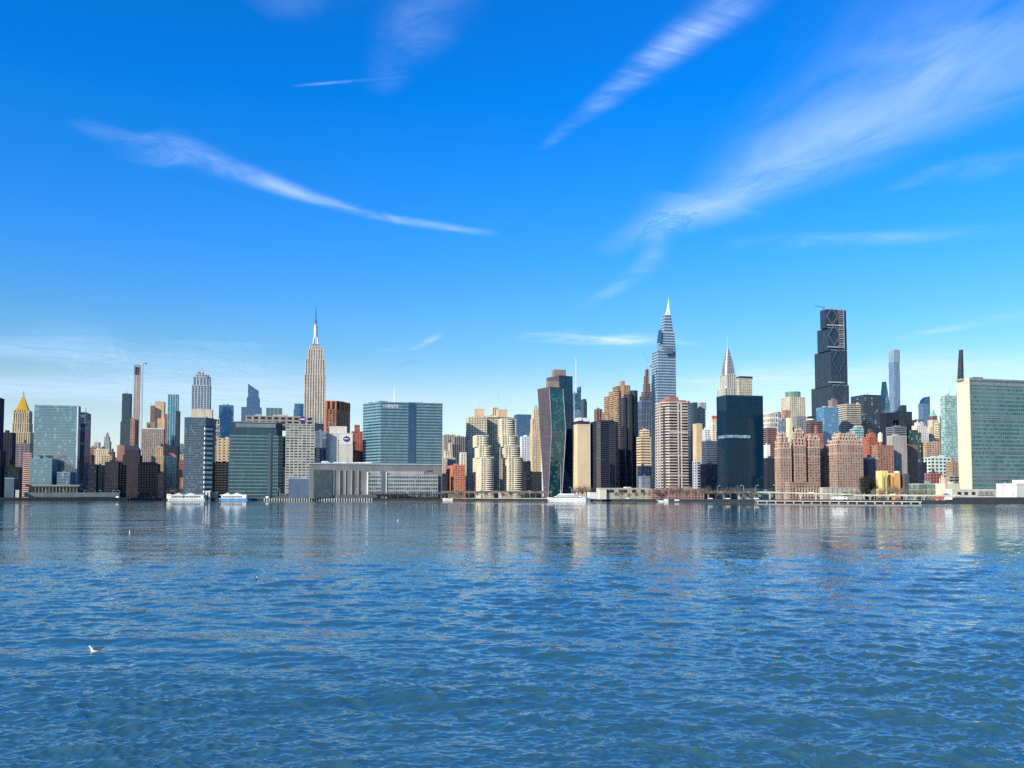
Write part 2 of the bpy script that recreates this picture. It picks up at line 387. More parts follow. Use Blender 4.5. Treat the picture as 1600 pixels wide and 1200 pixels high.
    # the finer wave trains drop out of the mesh with distance and are carried here
    grow = nn(t, 'ShaderNodeMapRange'); grow.inputs['From Min'].default_value = 25; grow.inputs['From Max'].default_value = 95; grow.inputs['To Min'].default_value = .28; grow.inputs['To Max'].default_value = .8; t.links.new(se.outputs['Y'], grow.inputs['Value'])
    calm = mth(t, 'MULTIPLY_ADD', big.outputs[0], 1.0, .2)
    mx = nn(t, 'ShaderNodeMix'); t.links.new(dist.outputs[0], mx.inputs[0]); t.links.new(calm, mx.inputs[2]); t.links.new(mth(t, 'MULTIPLY', grow.outputs[0], mth(t, 'MULTIPLY_ADD', big.outputs[0], 1.1, .45)), mx.inputs[3])
    sc = nn(t, 'ShaderNodeVectorMath', operation='SCALE'); t.links.new(mul.outputs[0], sc.inputs[0]); t.links.new(mx.outputs[0], sc.inputs['Scale'])
    # long low wavelets that still read far away as thin horizontal dashes
    dn = noise(.035, .16, 1.0, 5, .65)
    ds = nn(t, 'ShaderNodeVectorMath', operation='SUBTRACT'); ds.inputs[1].default_value = (.5, .5, .5); t.links.new(dn.outputs['Color'], ds.inputs[0])
    dm = nn(t, 'ShaderNodeVectorMath', operation='MULTIPLY'); dm.inputs[1].default_value = (.12, .30, 0); t.links.new(ds.outputs[0], dm.inputs[0])
    far_ = nn(t, 'ShaderNodeMapRange'); far_.inputs['From Min'].default_value = 40; far_.inputs['From Max'].default_value = 130; t.links.new(se.outputs['Y'], far_.inputs['Value'])
    dsc = nn(t, 'ShaderNodeVectorMath', operation='SCALE'); t.links.new(dm.outputs[0], dsc.inputs[0]); t.links.new(far_.outputs[0], dsc.inputs['Scale'])
    a0 = nn(t, 'ShaderNodeVectorMath', operation='ADD'); t.links.new(g.outputs['Normal'], a0.inputs[0]); t.links.new(dsc.outputs[0], a0.inputs[1])
    ad = nn(t, 'ShaderNodeVectorMath', operation='ADD'); t.links.new(a0.outputs[0], ad.inputs[0]); t.links.new(sc.outputs[0], ad.inputs[1])
    no = nn(t, 'ShaderNodeVectorMath', operation='NORMALIZE'); t.links.new(ad.outputs[0], no.inputs[0]); t.links.new(no.outputs[0], p.inputs['Normal'])
    p.inputs['Base Color'].default_value = (.034, .098, .108, 1); p.inputs['Roughness'].default_value = .025; p.inputs['IOR'].default_value = 2.25
    me.materials.append(m_)
    o = bpy.data.objects.new('water', me); COL.objects.link(o); return struct(o)
water()
# cirrus and contrails: thin sheets of ice cloud 8 km up, given by points of the sky they cross
def cirrus(name, label, pts, alpha, ribs=0.0, soft=0.0, rough=.6, alt=8000.0, group='thin white cirrus streaks in the blue sky'):
    """pts: (px, py, half-width px). Each becomes a point on the sheet at altitude alt"""
    P = []
    for px, py, hw in pts:
        def g(x, y):
            t = (600 + SHIFT - y) / F; d = Vector(((x - 800) / F, CP - t * SP, SP + t * CP)); return d * (alt / d.z)
        P.append((g(px, py), hw))
    # smooth resample
    n = len(P); fine = []
    for i in range(n - 1):
        p0 = P[max(0, i - 1)]; p1 = P[i]; p2 = P[i + 1]; p3 = P[min(n - 1, i + 2)]
        for k in range(12):
            u = k / 12
            c = .5 * ((2 * p1[0]) + (p2[0] - p0[0]) * u + (2 * p0[0] - 5 * p1[0] + 4 * p2[0] - p3[0]) * u * u + (3 * p1[0] - p0[0] - 3 * p2[0] + p3[0]) * u ** 3)
            fine.append((c, p1[1] + (p2[1] - p1[1]) * u))
    fine.append(P[-1]); N = len(fine); M = 10
    vs, al, uvs = [], [], []
    L = 0
    for i, (c, hw) in enumerate(fine):
        a = fine[max(0, i - 1)][0]; b = fine[min(N - 1, i + 1)][0]; tg = (b - a); tg.z = 0; tg.normalize()
        # half width in px -> metres across the sheet (sheet is foreshortened vertically)
        dist = c.length; el = alt / dist
        side = Vector((-tg.y, tg.x, 0)); vd = Vector((c.x, c.y, 0)).normalized()
        along = abs(side.dot(vd)); m_per_px = dist / F / math.sqrt((along * el) ** 2 + (1 - along ** 2)) 
        if i: L += (c - fine[i - 1][0]).length
        for j in range(M + 1):
            v = j / M * 2 - 1
            vs.append(c + side * v * hw * (2.1 if hw < 50 else 1.6) * m_per_px); al.append((math.cos(v * math.pi / 2) ** 2.4) * min(1, i / 14, (N - 1 - i) / 20)); uvs.append((L / 1000, v * hw * m_per_px / 1000))
    fs = [(i * (M + 1) + j, (i + 1) * (M + 1) + j, (i + 1) * (M + 1) + j + 1, i * (M + 1) + j + 1) for i in range(N - 1) for j in range(M)]
    me = bpy.data.meshes.new(name); me.from_pydata([tuple(v) for v in vs], [], fs)
    at_ = me.attributes.new('thickness', 'FLOAT', 'POINT'); at_.data.foreach_set('value', al)
    ul = me.uv_layers.new(name='UVMap'); ul.data.foreach_set('uv', [c for f in fs for i in f for c in uvs[i]])
    m, t, p = newmat('cirrus'); t.nodes.remove(p)
    out = [n_ for n_ in t.nodes if n_.type == 'OUTPUT_MATERIAL'][0]
    ab = nn(t, 'ShaderNodeAttribute', attribute_name='thickness'); uv = nn(t, 'ShaderNodeUVMap')
    mp = nn(t, 'ShaderNodeMapping'); mp.inputs['Scale'].default_value = (.35, 1.3, 1); t.links.new(uv.outputs[0], mp.inputs[0])
    n1 = nn(t, 'ShaderNodeTexNoise'); n1.inputs['Scale'].default_value = .8; n1.inputs['Detail'].default_value = 12; n1.inputs['Roughness'].default_value = rough; n1.inputs['Distortion'].default_value = .6; t.links.new(mp.outputs[0], n1.inputs[0])
    r1 = nn(t, 'ShaderNodeMapRange', interpolation_type='SMOOTHSTEP'); r1.inputs['From Min'].default_value = .30 - .25 * soft; r1.inputs['From Max'].default_value = .72 + .1 * soft; t.links.new(n1.outputs[0], r1.inputs['Value'])
    f = r1.outputs[0]
    if ribs:
        m2 = nn(t, 'ShaderNodeMapping'); m2.inputs['Scale'].default_value = (2.6, .5, 1); m2.inputs['Rotation'].default_value = (0, 0, .35); t.links.new(uv.outputs[0], m2.inputs[0])
        n2 = nn(t, 'ShaderNodeTexNoise'); n2.inputs['Scale'].default_value = 1.0; n2.inputs['Detail'].default_value = 6; n2.inputs['Distortion'].default_value = .8; t.links.new(m2.outputs[0], n2.inputs[0])
        r2 = nn(t, 'ShaderNodeMapRange'); r2.inputs['From Min'].default_value = .38; r2.inputs['From Max'].default_value = .62; r2.inputs['To Min'].default_value = 1 - ribs; t.links.new(n2.outputs[0], r2.inputs['Value'])
        f = mth(t, 'MULTIPLY', f, r2.outputs[0])
    a = mth(t, 'MULTIPLY', mth(t, 'MULTIPLY', f, ab.outputs['Fac']), alpha)
    tr = nn(t, 'ShaderNodeBsdfTransparent'); df = nn(t, 'ShaderNodeBsdfDiffuse'); tl = nn(t, 'ShaderNodeBsdfTranslucent'); df.inputs[0].default_value = (.9, .98, 1, 1); tl.inputs[0].default_value = (.84, .95, 1, 1)
    ads = nn(t, 'ShaderNodeAddShader'); t.links.new(df.outputs[0], ads.inputs[0]); t.links.new(tl.outputs[0], ads.inputs[1])
    mi = nn(t, 'ShaderNodeMixShader'); t.links.new(a, mi.inputs[0]); t.links.new(tr.outputs[0], mi.inputs[1]); t.links.new(ads.outputs[0], mi.inputs[2]); t.links.new(mi.outputs[0], out.inputs[0])
    me.materials.append(m); me.polygons.foreach_set('use_smooth', [True] * len(me.polygons)); me.update()
    o = bpy.data.objects.new(name, me); COL.objects.link(o)
    return tag(o, label, 'cloud' if name != 'contrail' else 'contrail', group)
cirrus('cirrus_cloud', 'long white cirrus streak sinking from the upper left towards the middle of the sky', [(110, 185, 10), (200, 222, 17), (300, 245, 19), (380, 272, 17), (460, 300, 13), (540, 324, 9), (620, 343, 7), (720, 358, 6), (780, 366, 7)], .5)
cirrus('contrail', 'thin straight white aircraft trail high in the left sky', [(455, 134, 1.5), (540, 127, 1.7), (640, 119, 2.6)], 1.0, group=None)
cirrus('cirrus_cloud', 'faint brushed cloud patch at the top edge left of centre', [(590, 150, 12), (625, 95, 26), (655, 45, 36), (690, -20, 40), (700, -80, 40)], .30)
cirrus('cirrus_cloud', 'small faint cloud wisp cut by the top edge on the left', [(400, 20, 16), (470, -5, 30), (540, -40, 34), (600, -90, 30)], .3)
cirrus('cirrus_cloud', 'ribbed white cloud trail widening up to the top edge right of centre', [(845, 235, 5), (880, 205, 9), (960, 145, 16), (1060, 68, 22), (1150, 2, 28), (1250, -70, 32)], .55, .45)
cirrus('cirrus_cloud', 'broad pale cirrus veil sweeping up to the upper right corner', [(940, 400, 14), (1040, 350, 34), (1160, 300, 56), (1280, 232, 95), (1440, 140, 120), (1600, 40, 160), (1760, -60, 160)], .5, 0, .9)
cirrus('cirrus_cloud', 'faint curved cloud arc dropping towards the centre skyline', [(880, 500, 8), (950, 458, 14), (1010, 415, 16), (1030, 370, 16), (1060, 330, 14)], .2)
cirrus('cirrus_cloud', 'thin cloud streak rising to the right edge at mid sky', [(1380, 300, 6), (1460, 276, 11), (1560, 256, 12), (1680, 230, 12)], .4)
cirrus('cirrus_cloud', 'long flat faint cloud line across the lower right sky', [(1120, 384, 5), (1260, 376, 9), (1420, 370, 10), (1620, 355, 10)], .33)
cirrus('cirrus_cloud', 'pale flat cloud bank just above the tall spire right of centre', [(800, 524, 6), (880, 528, 13), (960, 532, 14), (1040, 534, 10), (1100, 540, 6)], .95)
cirrus('cirrus_cloud', 'low white cloud band behind the right hand towers', [(980, 590, 8), (1120, 596, 16), (1280, 590, 18), (1440, 580, 18), (1600, 572, 16), (1760, 565, 12)], .9, 0, .4)
cirrus('cirrus_cloud', 'low pale sheet put in as haze over the left end of the skyline', [(-400, 548, 20), (-100, 545, 26), (60, 548, 26), (200, 556, 20), (420, 566, 12)], .42, 0, .7)  # soft sheet standing for the whitish haze low on the left
cirrus('cirrus_cloud', 'faint added haze sheet whitening the low sky over the gold pyramid tower', [(-500, 606, 26), (-100, 606, 36), (250, 612, 34), (560, 622, 26), (800, 632, 14)], .6, 0, 1.0)  # added sheet that whitens the low sky on the left
cirrus('cirrus_cloud', 'short bent wisp above the wide teal building', [(585, 548, 3), (640, 546, 5), (675, 530, 7), (696, 510, 5)], .6)
cirrus('cirrus_cloud', 'thin flat cloud line left of the tallest stone tower', [(240, 536, 4), (330, 538, 7), (440, 540, 5)], .5)
cirrus('cirrus_cloud', 'faint cloud smudge low at the right edge of the sky', [(1340, 545, 6), (1450, 520, 12), (1560, 500, 16), (1700, 480, 16)], .35)
# ------------------------------------------------------------------ ordinary buildings, left to right
def W(h, **k): return wall(h, **k)
tan, cream, beige = W('b9a184'), W('d8c8a6'), W('cdb491')
brick, red, brown, pink = W('a06a56'), W('b0604a'), W('7a6455'), W('b48672')
grey, lgrey, dgrey, white = W('8e8d8a'), W('b5b4af'), W('55585c'), W('e2dfd6')
navy = W('252b3a'); dbrown = W('4a3c3a'); steel = W('7d8c94', rough=.5); tealw = W('4f7478', rough=.4); ltealw = W('86a6a6', rough=.4)
gdark = glass('141a22', 1.7, .15, '50555a'); gnavy = glass('10202e', 2.0, .1, '3a4a58'); gteal = glass('163c44', 2.2, .15, '4a7074'); gblue = glass('1c4468', 2.5, .08, '4a7a9c', tilt=.01)
gpale = glass('3a5c66', 2.6, .12, '7fa0a6', tilt=.012); gwin = glass('2c2d30', 1.6, .6, '8d877c')
sMas = lambda w, **k: Sty(w, gwin, **{**dict(fh=3.3, bay=4.2, band=.5, pier=.52, rb=.18, rp=.3), **k})
sMasD = lambda w, **k: Sty(w, gdark, **{**dict(fh=3.4, bay=4.2, band=.5, pier=.52, rb=.18, rp=.3), **k})
sBand = lambda w, g=gdark, **k: Sty(w, g, **{**dict(fh=3.5, bay=30, band=.5, pier=.03, rb=.5, rp=.3), **k})
sGl = lambda w, g=gteal, **k: Sty(w, g, **{**dict(fh=4.0, bay=3.0, band=.16, pier=.1, rb=.12, rp=.18), **k})
sFin = lambda w, g=gdark, **k: Sty(w, g, **{**dict(fh=3.6, bay=4.5, band=.14, pier=.5, rb=.1, rp=.6), **k})
sBlank = lambda w, **k: Sty(w, None, **{**dict(rb=.1, rp=.1), **k})
APT, OFF, HOS = 'apartment_tower', 'office_tower', 'hospital_building'

# far background first (beyond two kilometres)
FAR = 'distant skyscrapers beyond the riverfront'
b = bld(OFF, 'deep blue glass skyscraper with a sloping knife-edge top left of the tall stone tower', 'skyscraper', 3600, [T(376, 408, 637, d=70), T(385.5, 406, 622, dy=12, d=60)], sGl(W('2c5f98', rough=.3), gblue, band=.1), roof=0, group=FAR)
p_ = b.box(385.5, 403, 100, 3622, 45); za, zb_ = Zat(600, 3622), Zat(611, 3622)
z0_ = b.z1; MB().loft([(*q, z0_) for q in p_], [(*p_[0], za), (*p_[1], zb_), (*p_[2], zb_), (*p_[3], za)], 3, 4).build('glass_crown', gblue, b.root)
bld(OFF, 'low teal glass tower top with pale frame behind the long hospital roof', 'skyscraper', 3300, [T(415, 440, 638, d=60)], sFin(W('9fb6b8'), gteal, bay=14, pier=.12), roof=1, group=FAR)
bld(OFF, 'small blue stepped glass tower peeking left of the tall stone tower', 'skyscraper', 3100, [T(458, 478, 640, d=50), T(460, 476, 631, d=40, dy=5)], sGl(W('4a86b4', rough=.3), gblue), roof=0, group=FAR)
bld(OFF, 'flat blue glass slab rising between the diagrid tower and the dark roofed hospital', 'skyscraper', 2300, [T(341, 364, 634, d=30)], sGl(W('3a6e98', rough=.35), gblue, band=.1), roof=2, group=FAR)
bld(OFF, 'plain steel blue glass block just right of the twin cream towers', 'skyscraper', 2600, [T(803, 830, 648, d=70, xc=808)], sGl(W('2f6488', rough=.4), gblue, band=.12), roof=0, group=FAR)
bld('supertall_tower', 'tall slim square tower with a plain grey top and blue glass grid below', 'skyscraper', 2700, [T(1390, 1407, 641, d=30), T(1389.5, 1406.5, 613, d=30, dy=1), T(1389, 1406, 565, d=30, dy=2), T(1388.5, 1406, 547, d=30, dy=3, st=Sty(W('8d9aa6'), gblue, fh=4, bay=5, band=.7, pier=.7, rb=.2, rp=.3))], Sty(W('8fa6ba'), gblue, fh=4.2, bay=5.2, band=.25, pier=.25, rb=.2, rp=.35), roof=0, group=FAR)
f = Frame(OFF, 'curved blue glass tower with a rounded sloping top right of the slim square tower', 'skyscraper', 1437, 1455.5, 622, 2700, 24, group=FAR)
pl = f.box(1437, 1455.5, 100, 2700, 24); z_ = [Zat(630, 2700), Zat(619, 2700)]
volume(f.root, pl, GZ, z_[0], sGl(W('7f9cb8', rough=.3), gblue), cap=False)
mb = MB(); n_ = 8
for i in range(n_):
    def pt(u): return (pl[0][0] + (pl[1][0] - pl[0][0]) * u, z_[0] + (z_[1] - z_[0]) * (math.sin(u * math.pi / 2) ** .6))
    (xa, ha), (xb, hb) = pt(i / n_), pt((i + 1) / n_)
    mb.loft([(xa, 0, z_[0]), (xb, 0, z_[0]), (xb, 20, z_[0]), (xa, 20, z_[0])], [(xa, 0, ha), (xb, 0, hb), (xb, 20, hb), (xa, 20, ha)], 3, 4)
mb.build('rounded_crown', gblue, f.root)
f = Frame(OFF, 'slender triangular glass spire behind the dark office blocks left of the slim square tower', 'skyscraper', 1376, 1393, 640, 2300, 30, group=FAR)
pl = f.box(1376, 1393, 60, 2300, 26); volume(f.root, pl, GZ, Zat(640, 2300), sGl(W('6c8ca0', rough=.3), gpale), cap=False)
zt = Zat(596, 2300); pk = pl[0][0] + (pl[1][0] - pl[0][0]) * .28; zz = Zat(640, 2300)
MB().loft([(*q, zz) for q in pl], [(pk, 2, zt), (pk + 3.2, 2, zt), (pk + 3.2, 14, zt), (pk, 14, zt)], 3, 4).build('glass_spire', gpale, f.root)
MB().bar((pl[0][0], -.3, zz), (pk, 1.8, zt), 1.1).bar((pl[1][0], -.3, zz), (pk + 3.2, 1.8, zt), .6).build('edge_frame', W('24343e'), f.root)
bld('supertall_tower', 'very thin dark tower leaning to a blade edge behind the white edged office slab', 'skyscraper', 2800, [T(1492.8, 1505.5, 622, d=26, xc=1501), T(1493, 1505.5, 547, d=26, xc=1501, tl=1498.4, tr=1504.6, txc=1502.6, td=20)], Sty(W('3d434c'), glass('1a2230', 1.8), fh=4, bay=3, band=.12, pier=.4, rb=.1, rp=.4), roof=0, group=FAR)
f = Frame(OFF, 'white needle spire topped slanted glass tower behind the pale blank slab', 'skyscraper', 893, 908.5, 618, 2650, 36, group=FAR)
pl = f.box(893, 908.5, 100, 2650, 36); zs, z1_, z2_ = Zat(640, 2650), Zat(617, 2650), Zat(603, 2650)
volume(f.root, pl, GZ, zs, sGl(W('9ab4bc', rough=.35), gpale, band=.3), cap=False)
MB().loft([(*q, zs) for q in pl], [(*pl[0], z1_), (*pl[1], z2_), (*pl[2], z2_), (*pl[3], z1_)], 3, 3).build('slanted_crown', gpale, f.root)
MB().bar((6, 8, z1_ - 10), (6, 8, Zat(558, 2650)), 1.9, 6, .5).build('spire', W('e8eef0', rough=.4), f.root)
bld(OFF, 'dark blue faceted tower beside the white needle spire', 'skyscraper', 2500, [T(908, 917.5, 628, d=30), T(908, 916, 624, d=24, dy=3)], sGl(W('3a5a70', rough=.4), gnavy), roof=0, group=FAR)
bld(OFF, 'dark round roofed tower right of the slim square tower', 'skyscraper', 2500, [T(1404, 1418, 636, d=30), T(1406, 1416, 633.5, d=20, dy=5)], sGl(W('2c4250', rough=.4), gnavy), roof=0, group=FAR)
bld(OFF, 'pale grey glass sliver tower in the gap left of the two-tone glass tower', 'office tower', 2600, [T(278, 287.5, 701, d=25), T(279.5, 287, 694, d=20, dy=3)], sGl(W('8aa8b4', rough=.4), gpale, band=.3), roof=1)
bld('stone_tower', 'slim grey stone tower with a small pointed lantern in the far left gap', 'skyscraper', 2600, [T(161.5, 173, 690, d=20), T(163, 172, 683, d=15, dy=3), T(165.5, 170, 679, d=8, dy=6), T(166.6, 169, 676.5, d=4, dy=8)], sMas(W('9aa19c'), fh=4), roof=0)

# --- left end
bld(APT, 'dark high-rise cut off by the left edge of the picture', 'apartment tower', 1460, [T(-60, 4.5, 619, d=60)], sMasD(navy), each=True)
bld(APT, 'dark brick slab with small rooftop box next to the tower cut by the left edge', 'apartment building', 1560, [T(2, 23.5, 677, d=22), T(8, 15, 673.5, d=9, dy=6, st=sBlank(navy))], sMasD(W('2d3242')), roof=0)
bld(APT, 'low navy block at the foot of the tower on the left edge', 'building', 1430, [T(-40, 8.5, 705, d=30)], sMasD(navy))
bld(APT, 'grey brown apartment block with white window bands below the gold pyramid', 'apartment building', 1800, [T(23, 50, 694, d=25)], sBand(W('857c7c'), gdark, bay=8, pier=.3), tk=1)
bld(APT, 'pink and white striped apartment block tucked left of the glass hospital', 'apartment building', 1700, [T(36, 52, 709, d=18)], sBand(W('d0a898'), W('6a4038'), fh=3.8), roof=2)
bld('brick_building', 'low brown brick building behind the grey shed at the far left', 'building', 1450, [T(6, 34, 731, d=20), T(14, 22, 727, d=10, dy=4)], sMas(W('6f6552')), tk=1)
bld('shed', 'grey flat-topped shed with a pale roof on the left quay', 'shed', 1350, [T(7, 29, 748, d=24)], sBlank(W('4c5c66'), capm=W('7e97a2')), roof=0)
# glass hospital, left
gl_h = glass('28596a', 2.6, .18, '5f959e', tilt=.008)
b = bld(HOS, 'tall square blue green glass hospital tower right of the gold pyramid', 'hospital', 1440, [T(52, 124.5, 635, xc=120.5)], Sty(W('8fa9ad', rough=.4), gl_h, fh=4.6, bay=3.2, band=.1, pier=.07, rb=.1, rp=.14), each=True, roof=0)
w0 = b.top
MB().box(b.w - 1.6, b.w + .5, -.45, -.15, GZ, b.z1).build('corner_fin', W('c9d6d8', rough=.4), b.root)
for xa, xb in ((63, 72), (74, 87), (88, 107)):
    l0 = b.box(xa, xb, 60, 1440)[0][0]; l1 = b.box(xa, xb, 60, 1440)[1][0]
    MB().box(l0, l1, -.5, -.15, Zat(716, 1440), Zat(712, 1440)).build('louvre_opening', W('3c3e42') if xb < 88 else W('7b6f70'), b.root)
bld(HOS, 'narrow rear hospital wing with bright vertical strips right of the square glass tower', 'hospital', 1485, [T(123, 140.5, 645, d=42)], Sty(W('6e8794', rough=.4), glass('14283a', 2.2), fh=4.2, bay=9, band=.15, pier=.2, rb=.15, rp=.4), each=True, roof=2)
bld(HOS, 'lower glass hospital annex stepping out below the square glass tower', 'hospital', 1395, [T(46, 90, 718, d=38)], Sty(W('6d979c', rough=.4), gl_h, fh=4.4, bay=3, band=.2, pier=.12, rb=.15, rp=.2), each=True)
bld(HOS, 'small glass podium wing with dark ground floor under the square glass tower', 'hospital', 1400, [T(89, 116, 739, d=30)], Sty(W('7796a0', rough=.4), glass('143f5e', 2.2), fh=4.4, bay=3, band=.2, pier=.1, rb=.15, rp=.2), each=True)
# low canopy building on the quay
f = Frame('pavilion', 'long low quayside pavilion with thin pale roof on slim columns', 'pavilion', 42, 126, 758, 1385, 16)
MB().box(-2, f.w + 2, -2, f.d, Zat(760, 1385), Zat(757.6, 1385)).build('roof_slab', W('7d8c88'), f.root)
MB().box(2, f.w - 2, 5, f.d - 1, GZ, Zat(760, 1385), 3, 4).build('glazing', gdark, f.root)
cm = MB().cyl(0, 0, .28, GZ, Zat(760, 1385), 8).mesh('column', lgrey)
for i in range(15): inst(cm, 'column', f.root, (2 + (f.w - 4) * i / 14, 0, 0))
# background cluster 139-175
for a in ((139, 152, 700, 1900, brick, 'brick red block just right of the narrow hospital wing'), (146, 156, 692, 2300, lgrey, 'pale grey far block above the brick roofs in the left gap'),
          (155, 163, 703, 2000, tan, 'small tan block beside the slim lantern tower'), (147, 172, 703, 1850, cream, 'cream apartment block with white columns in the left gap'),
          (171, 179, 707, 1800, dgrey, 'dark rooftop block at the right of the left gap'), (158, 176, 713, 1700, beige, 'sunlit beige low building in front of the cream block'),
          (139, 147, 712, 1640, brick, 'narrow brick side wall beside the hospital wing'), (137.5, 153, 727, 1560, navy, 'dark navy low building at the foot of the hospital wing'),
          (151, 165, 728, 1600, tan, 'small sunlit tan building with white base between dark blocks')):
    bld('apartment_building', a[6 - 1], 'building', a[3], [T(a[0], a[1], a[2], d=16)], sMas(a[4]), roof=2, tk=1 if a[2] > 702 and a[3] > 1690 else 0)
bld(APT, 'dark teal glass tower with stepped left edge behind the dark brick hospital', 'apartment tower', 2000, [T(187, 208, 660, d=22), T(190.5, 206, 616, d=18, dy=2)], Sty(W('2c4450', rough=.5), glass('12303c', 2.0, .1, '2c4a54'), fh=3.6, bay=3, band=.2, pier=.12, rb=.15, rp=.2), roof=2)
bld(APT, 'narrow pink brick slab squeezed between the dark teal tower and the crane', 'apartment building', 1900, [T(203, 211, 655, d=14)], sMas(pink), roof=1)
f = bld('concrete_tower', 'thin unfinished concrete tower with an open frame on top beside the crane', 'tower under construction', 2200, [T(207.5, 217.3, 587, d=9)], Sty(W('b3a79c'), W('8b8078'), fh=3.4, bay=6, band=.3, pier=.35, rb=.1, rp=.25), roof=0)
mb = MB(); p0 = f.top; zc0, zc1 = f.z1, Zat(571, 2200)
for x, y in p0: mb.bar((x, y, zc0), (x, y, zc1), .5)
for k in range(4):
    zz = zc0 + (zc1 - zc0) * (k + 1) / 4
    for i in range(4): mb.bar((*p0[i], zz), (*p0[(i + 1) % 4], zz), .45)
mb.box(p0[0][0] + 2, p0[1][0] - 2, 2, 7, zc0, zc1 - 3); mb.build('open_frame', W('4b4c50'), f.root)
bld(APT, 'dark unfinished netted tower shaft behind the crane mast', 'tower under construction', 2120, [T(206, 215, 657, d=12)], sMasD(W('35353c')), roof=0)
# brown/tan cluster
bld(APT, 'pale tan blank-walled tower rising between two brown slabs', 'apartment tower', 2050, [T(241, 264, 655, d=26), T(242, 258.5, 628.5, d=22, dy=2)], sBlank(W('c9ab86')), roof=2)
bld(APT, 'brown slab left of the pale tan blank tower', 'apartment tower', 2080, [T(233.5, 244, 635, d=12)], sBlank(W('7d6058')), roof=1)
bld(APT, 'reddish brown slab right of the pale tan blank tower', 'apartment tower', 2040, [T(256, 265, 648, d=12)], sBlank(W('8a6460')), roof=0)
bld(APT, 'light brown stub block with flat roof in front of the pale tan tower', 'apartment building', 1950, [T(228, 243, 661, d=14)], sMas(W('a58e78')), roof=0)
bld(APT, 'wide grey brown apartment block with a pale cornice and many small windows', 'apartment building', 1800, [T(221, 257, 670.5, d=20)], sMas(W('a39385'), capm=white, fh=3, bay=3.6), tk=1, roof=1)
b = bld(APT, 'teal tower with white vertical stripes left of the two-tone glass tower', 'apartment tower', 2000, [T(261, 278, 617, d=18)], Sty(W('8fc2cc', rough=.4), glass('1c5468', 2.2, .1, '4a8a98'), fh=3.5, bay=5.5, band=.1, pier=.25, rb=.1, rp=.4), roof=0)
bld(APT, 'dark blue companion slab at the right edge of the white striped teal tower', 'apartment tower', 1960, [T(273, 280.5, 643.5, d=14)], sMasD(W('2f4656')), roof=1)
bld(APT, 'dark navy base block under the white striped teal tower', 'building', 1700, [T(254, 279, 697, d=18)], sMasD(W('2a3446')), roof=2)
bld(APT, 'stepped tan apartment building with white edge left of the bare trees', 'apartment building', 1620, [T(236, 257, 713, d=20), T(244, 256, 700, d=14, dy=4)], sMas(W('c9ad86')), tk=1)
bld('brick_building', 'small pink brick house front beside the dark brick hospital', 'building', 1560, [T(247, 257.5, 741, d=12)], sMas(W('b07c68')), roof=1)
b = bld('brick_building', 'cream building with a red tiled roof behind the bare trees', 'building', 1620, [T(257, 275, 713, d=16)], sMas(W('cfc3a4')), roof=0)
pl = offset(b.top, .8); MB().prism(pl, b.z1 + 1.5, b.z1 + 5.5, lerp(pl, [tuple(sum(c) / 4 for c in zip(*pl))] * 4, .4)).build('tiled_roof', W('9c5648'), b.root)
for a in ((277, 289, 720, 1750, brick, 'dark brick row building in the gap left of the two-tone glass tower'), (278, 285, 735, 1650, cream, 'small white fronted building in the gap left of the two-tone glass tower'), (281, 290, 748, 1560, W('b9866e'), 'low pinkish building at the end of the gap by the trees')):
    bld('apartment_building', a[5], 'building', a[3], [T(a[0], a[1], a[2], d=12)], sMas(a[4]), roof=2)
# old dark brick hospital, with shade painted into its brick colours
dk = W('3a3440')
b = bld('brick_hospital', 'old dark brick hospital block with a hipped roof and rows of arched windows', 'hospital', 1590, [T(186, 222, 722, d=30), T(192, 222, 712, d=26, dy=3), T(197, 220, 705, d=20, dy=6)], sMasD(dk, fh=4.4, bay=4.6), each=True, roof=0)
pl = b.top; MB().prism(offset(pl, 1), b.z1 + 1.5, Zat(696, 1596), lerp(pl, [tuple(sum(c) / 4 for c in zip(*pl))] * 4, .45)).build('hipped_roof', W('27384a'), b.root)
bld('brick_hospital', 'left wing of the old dark brick hospital with pale sills', 'hospital', 1575, [T(164, 190, 723, d=34)], sMasD(W('35323e'), fh=4.4, bay=4.6), each=True, roof=3)
b = bld('brick_hospital', 'right wing of the old dark brick hospital with a red tiled roof', 'hospital', 1560, [T(216, 250, 727, d=26)], sMasD(W('5a4440'), fh=4.4, bay=4.6), each=True, roof=0)
pl = offset(b.top, 1); MB().prism(pl, b.z1 + 1.5, b.z1 + 6, lerp(pl, [tuple(sum(c) / 4 for c in zip(*pl))] * 4, .5)).build('tiled_roof', W('86463e'), b.root)
bld('brick_building', 'plain pink brick block above the left wing of the old brick hospital', 'building', 1700, [T(182, 196, 697, d=14)], sBlank(W('a8786c')), roof=1)

# two-tone glass tower with balconies
b = bld('glass_tower', 'grey blue glass tower with stacked white balconies on its right corner', 'apartment tower', 1450, [T(287.5, 333, 653, org=(287.5, 320), pts=[(287.5, 0), (320, 8.6), (333, 24), (330, 50), (290, 46)])], Sty(W('5f7680', rough=.4), glass('24384a', 2.0, .3, '5c7480', tilt=.02), fh=4.0, bay=3.4, band=.3, pier=.12, rb=.2, rp=.3), each=True, roof=2)
q0, q1 = Vector(b.top[1]), Vector(b.top[2]); e_ = (q1 - q0).normalized(); n_ = Vector((e_.y, -e_.x)); p0_, p1_ = q0 - e_ * 2.5, q0.lerp(q1, .8)
bm = MB().prism([tuple(p0_ + n_ * .4), tuple(p0_ + n_ * 2.2), tuple(p1_ + n_ * 2.2), tuple(p1_ + n_ * .4)], 0, 3.6).mesh('balcony', W('dcdad2'))
for k in range(14): inst(bm, 'balcony', b.root, (0, 0, GZ + 9 + k * 7.9))
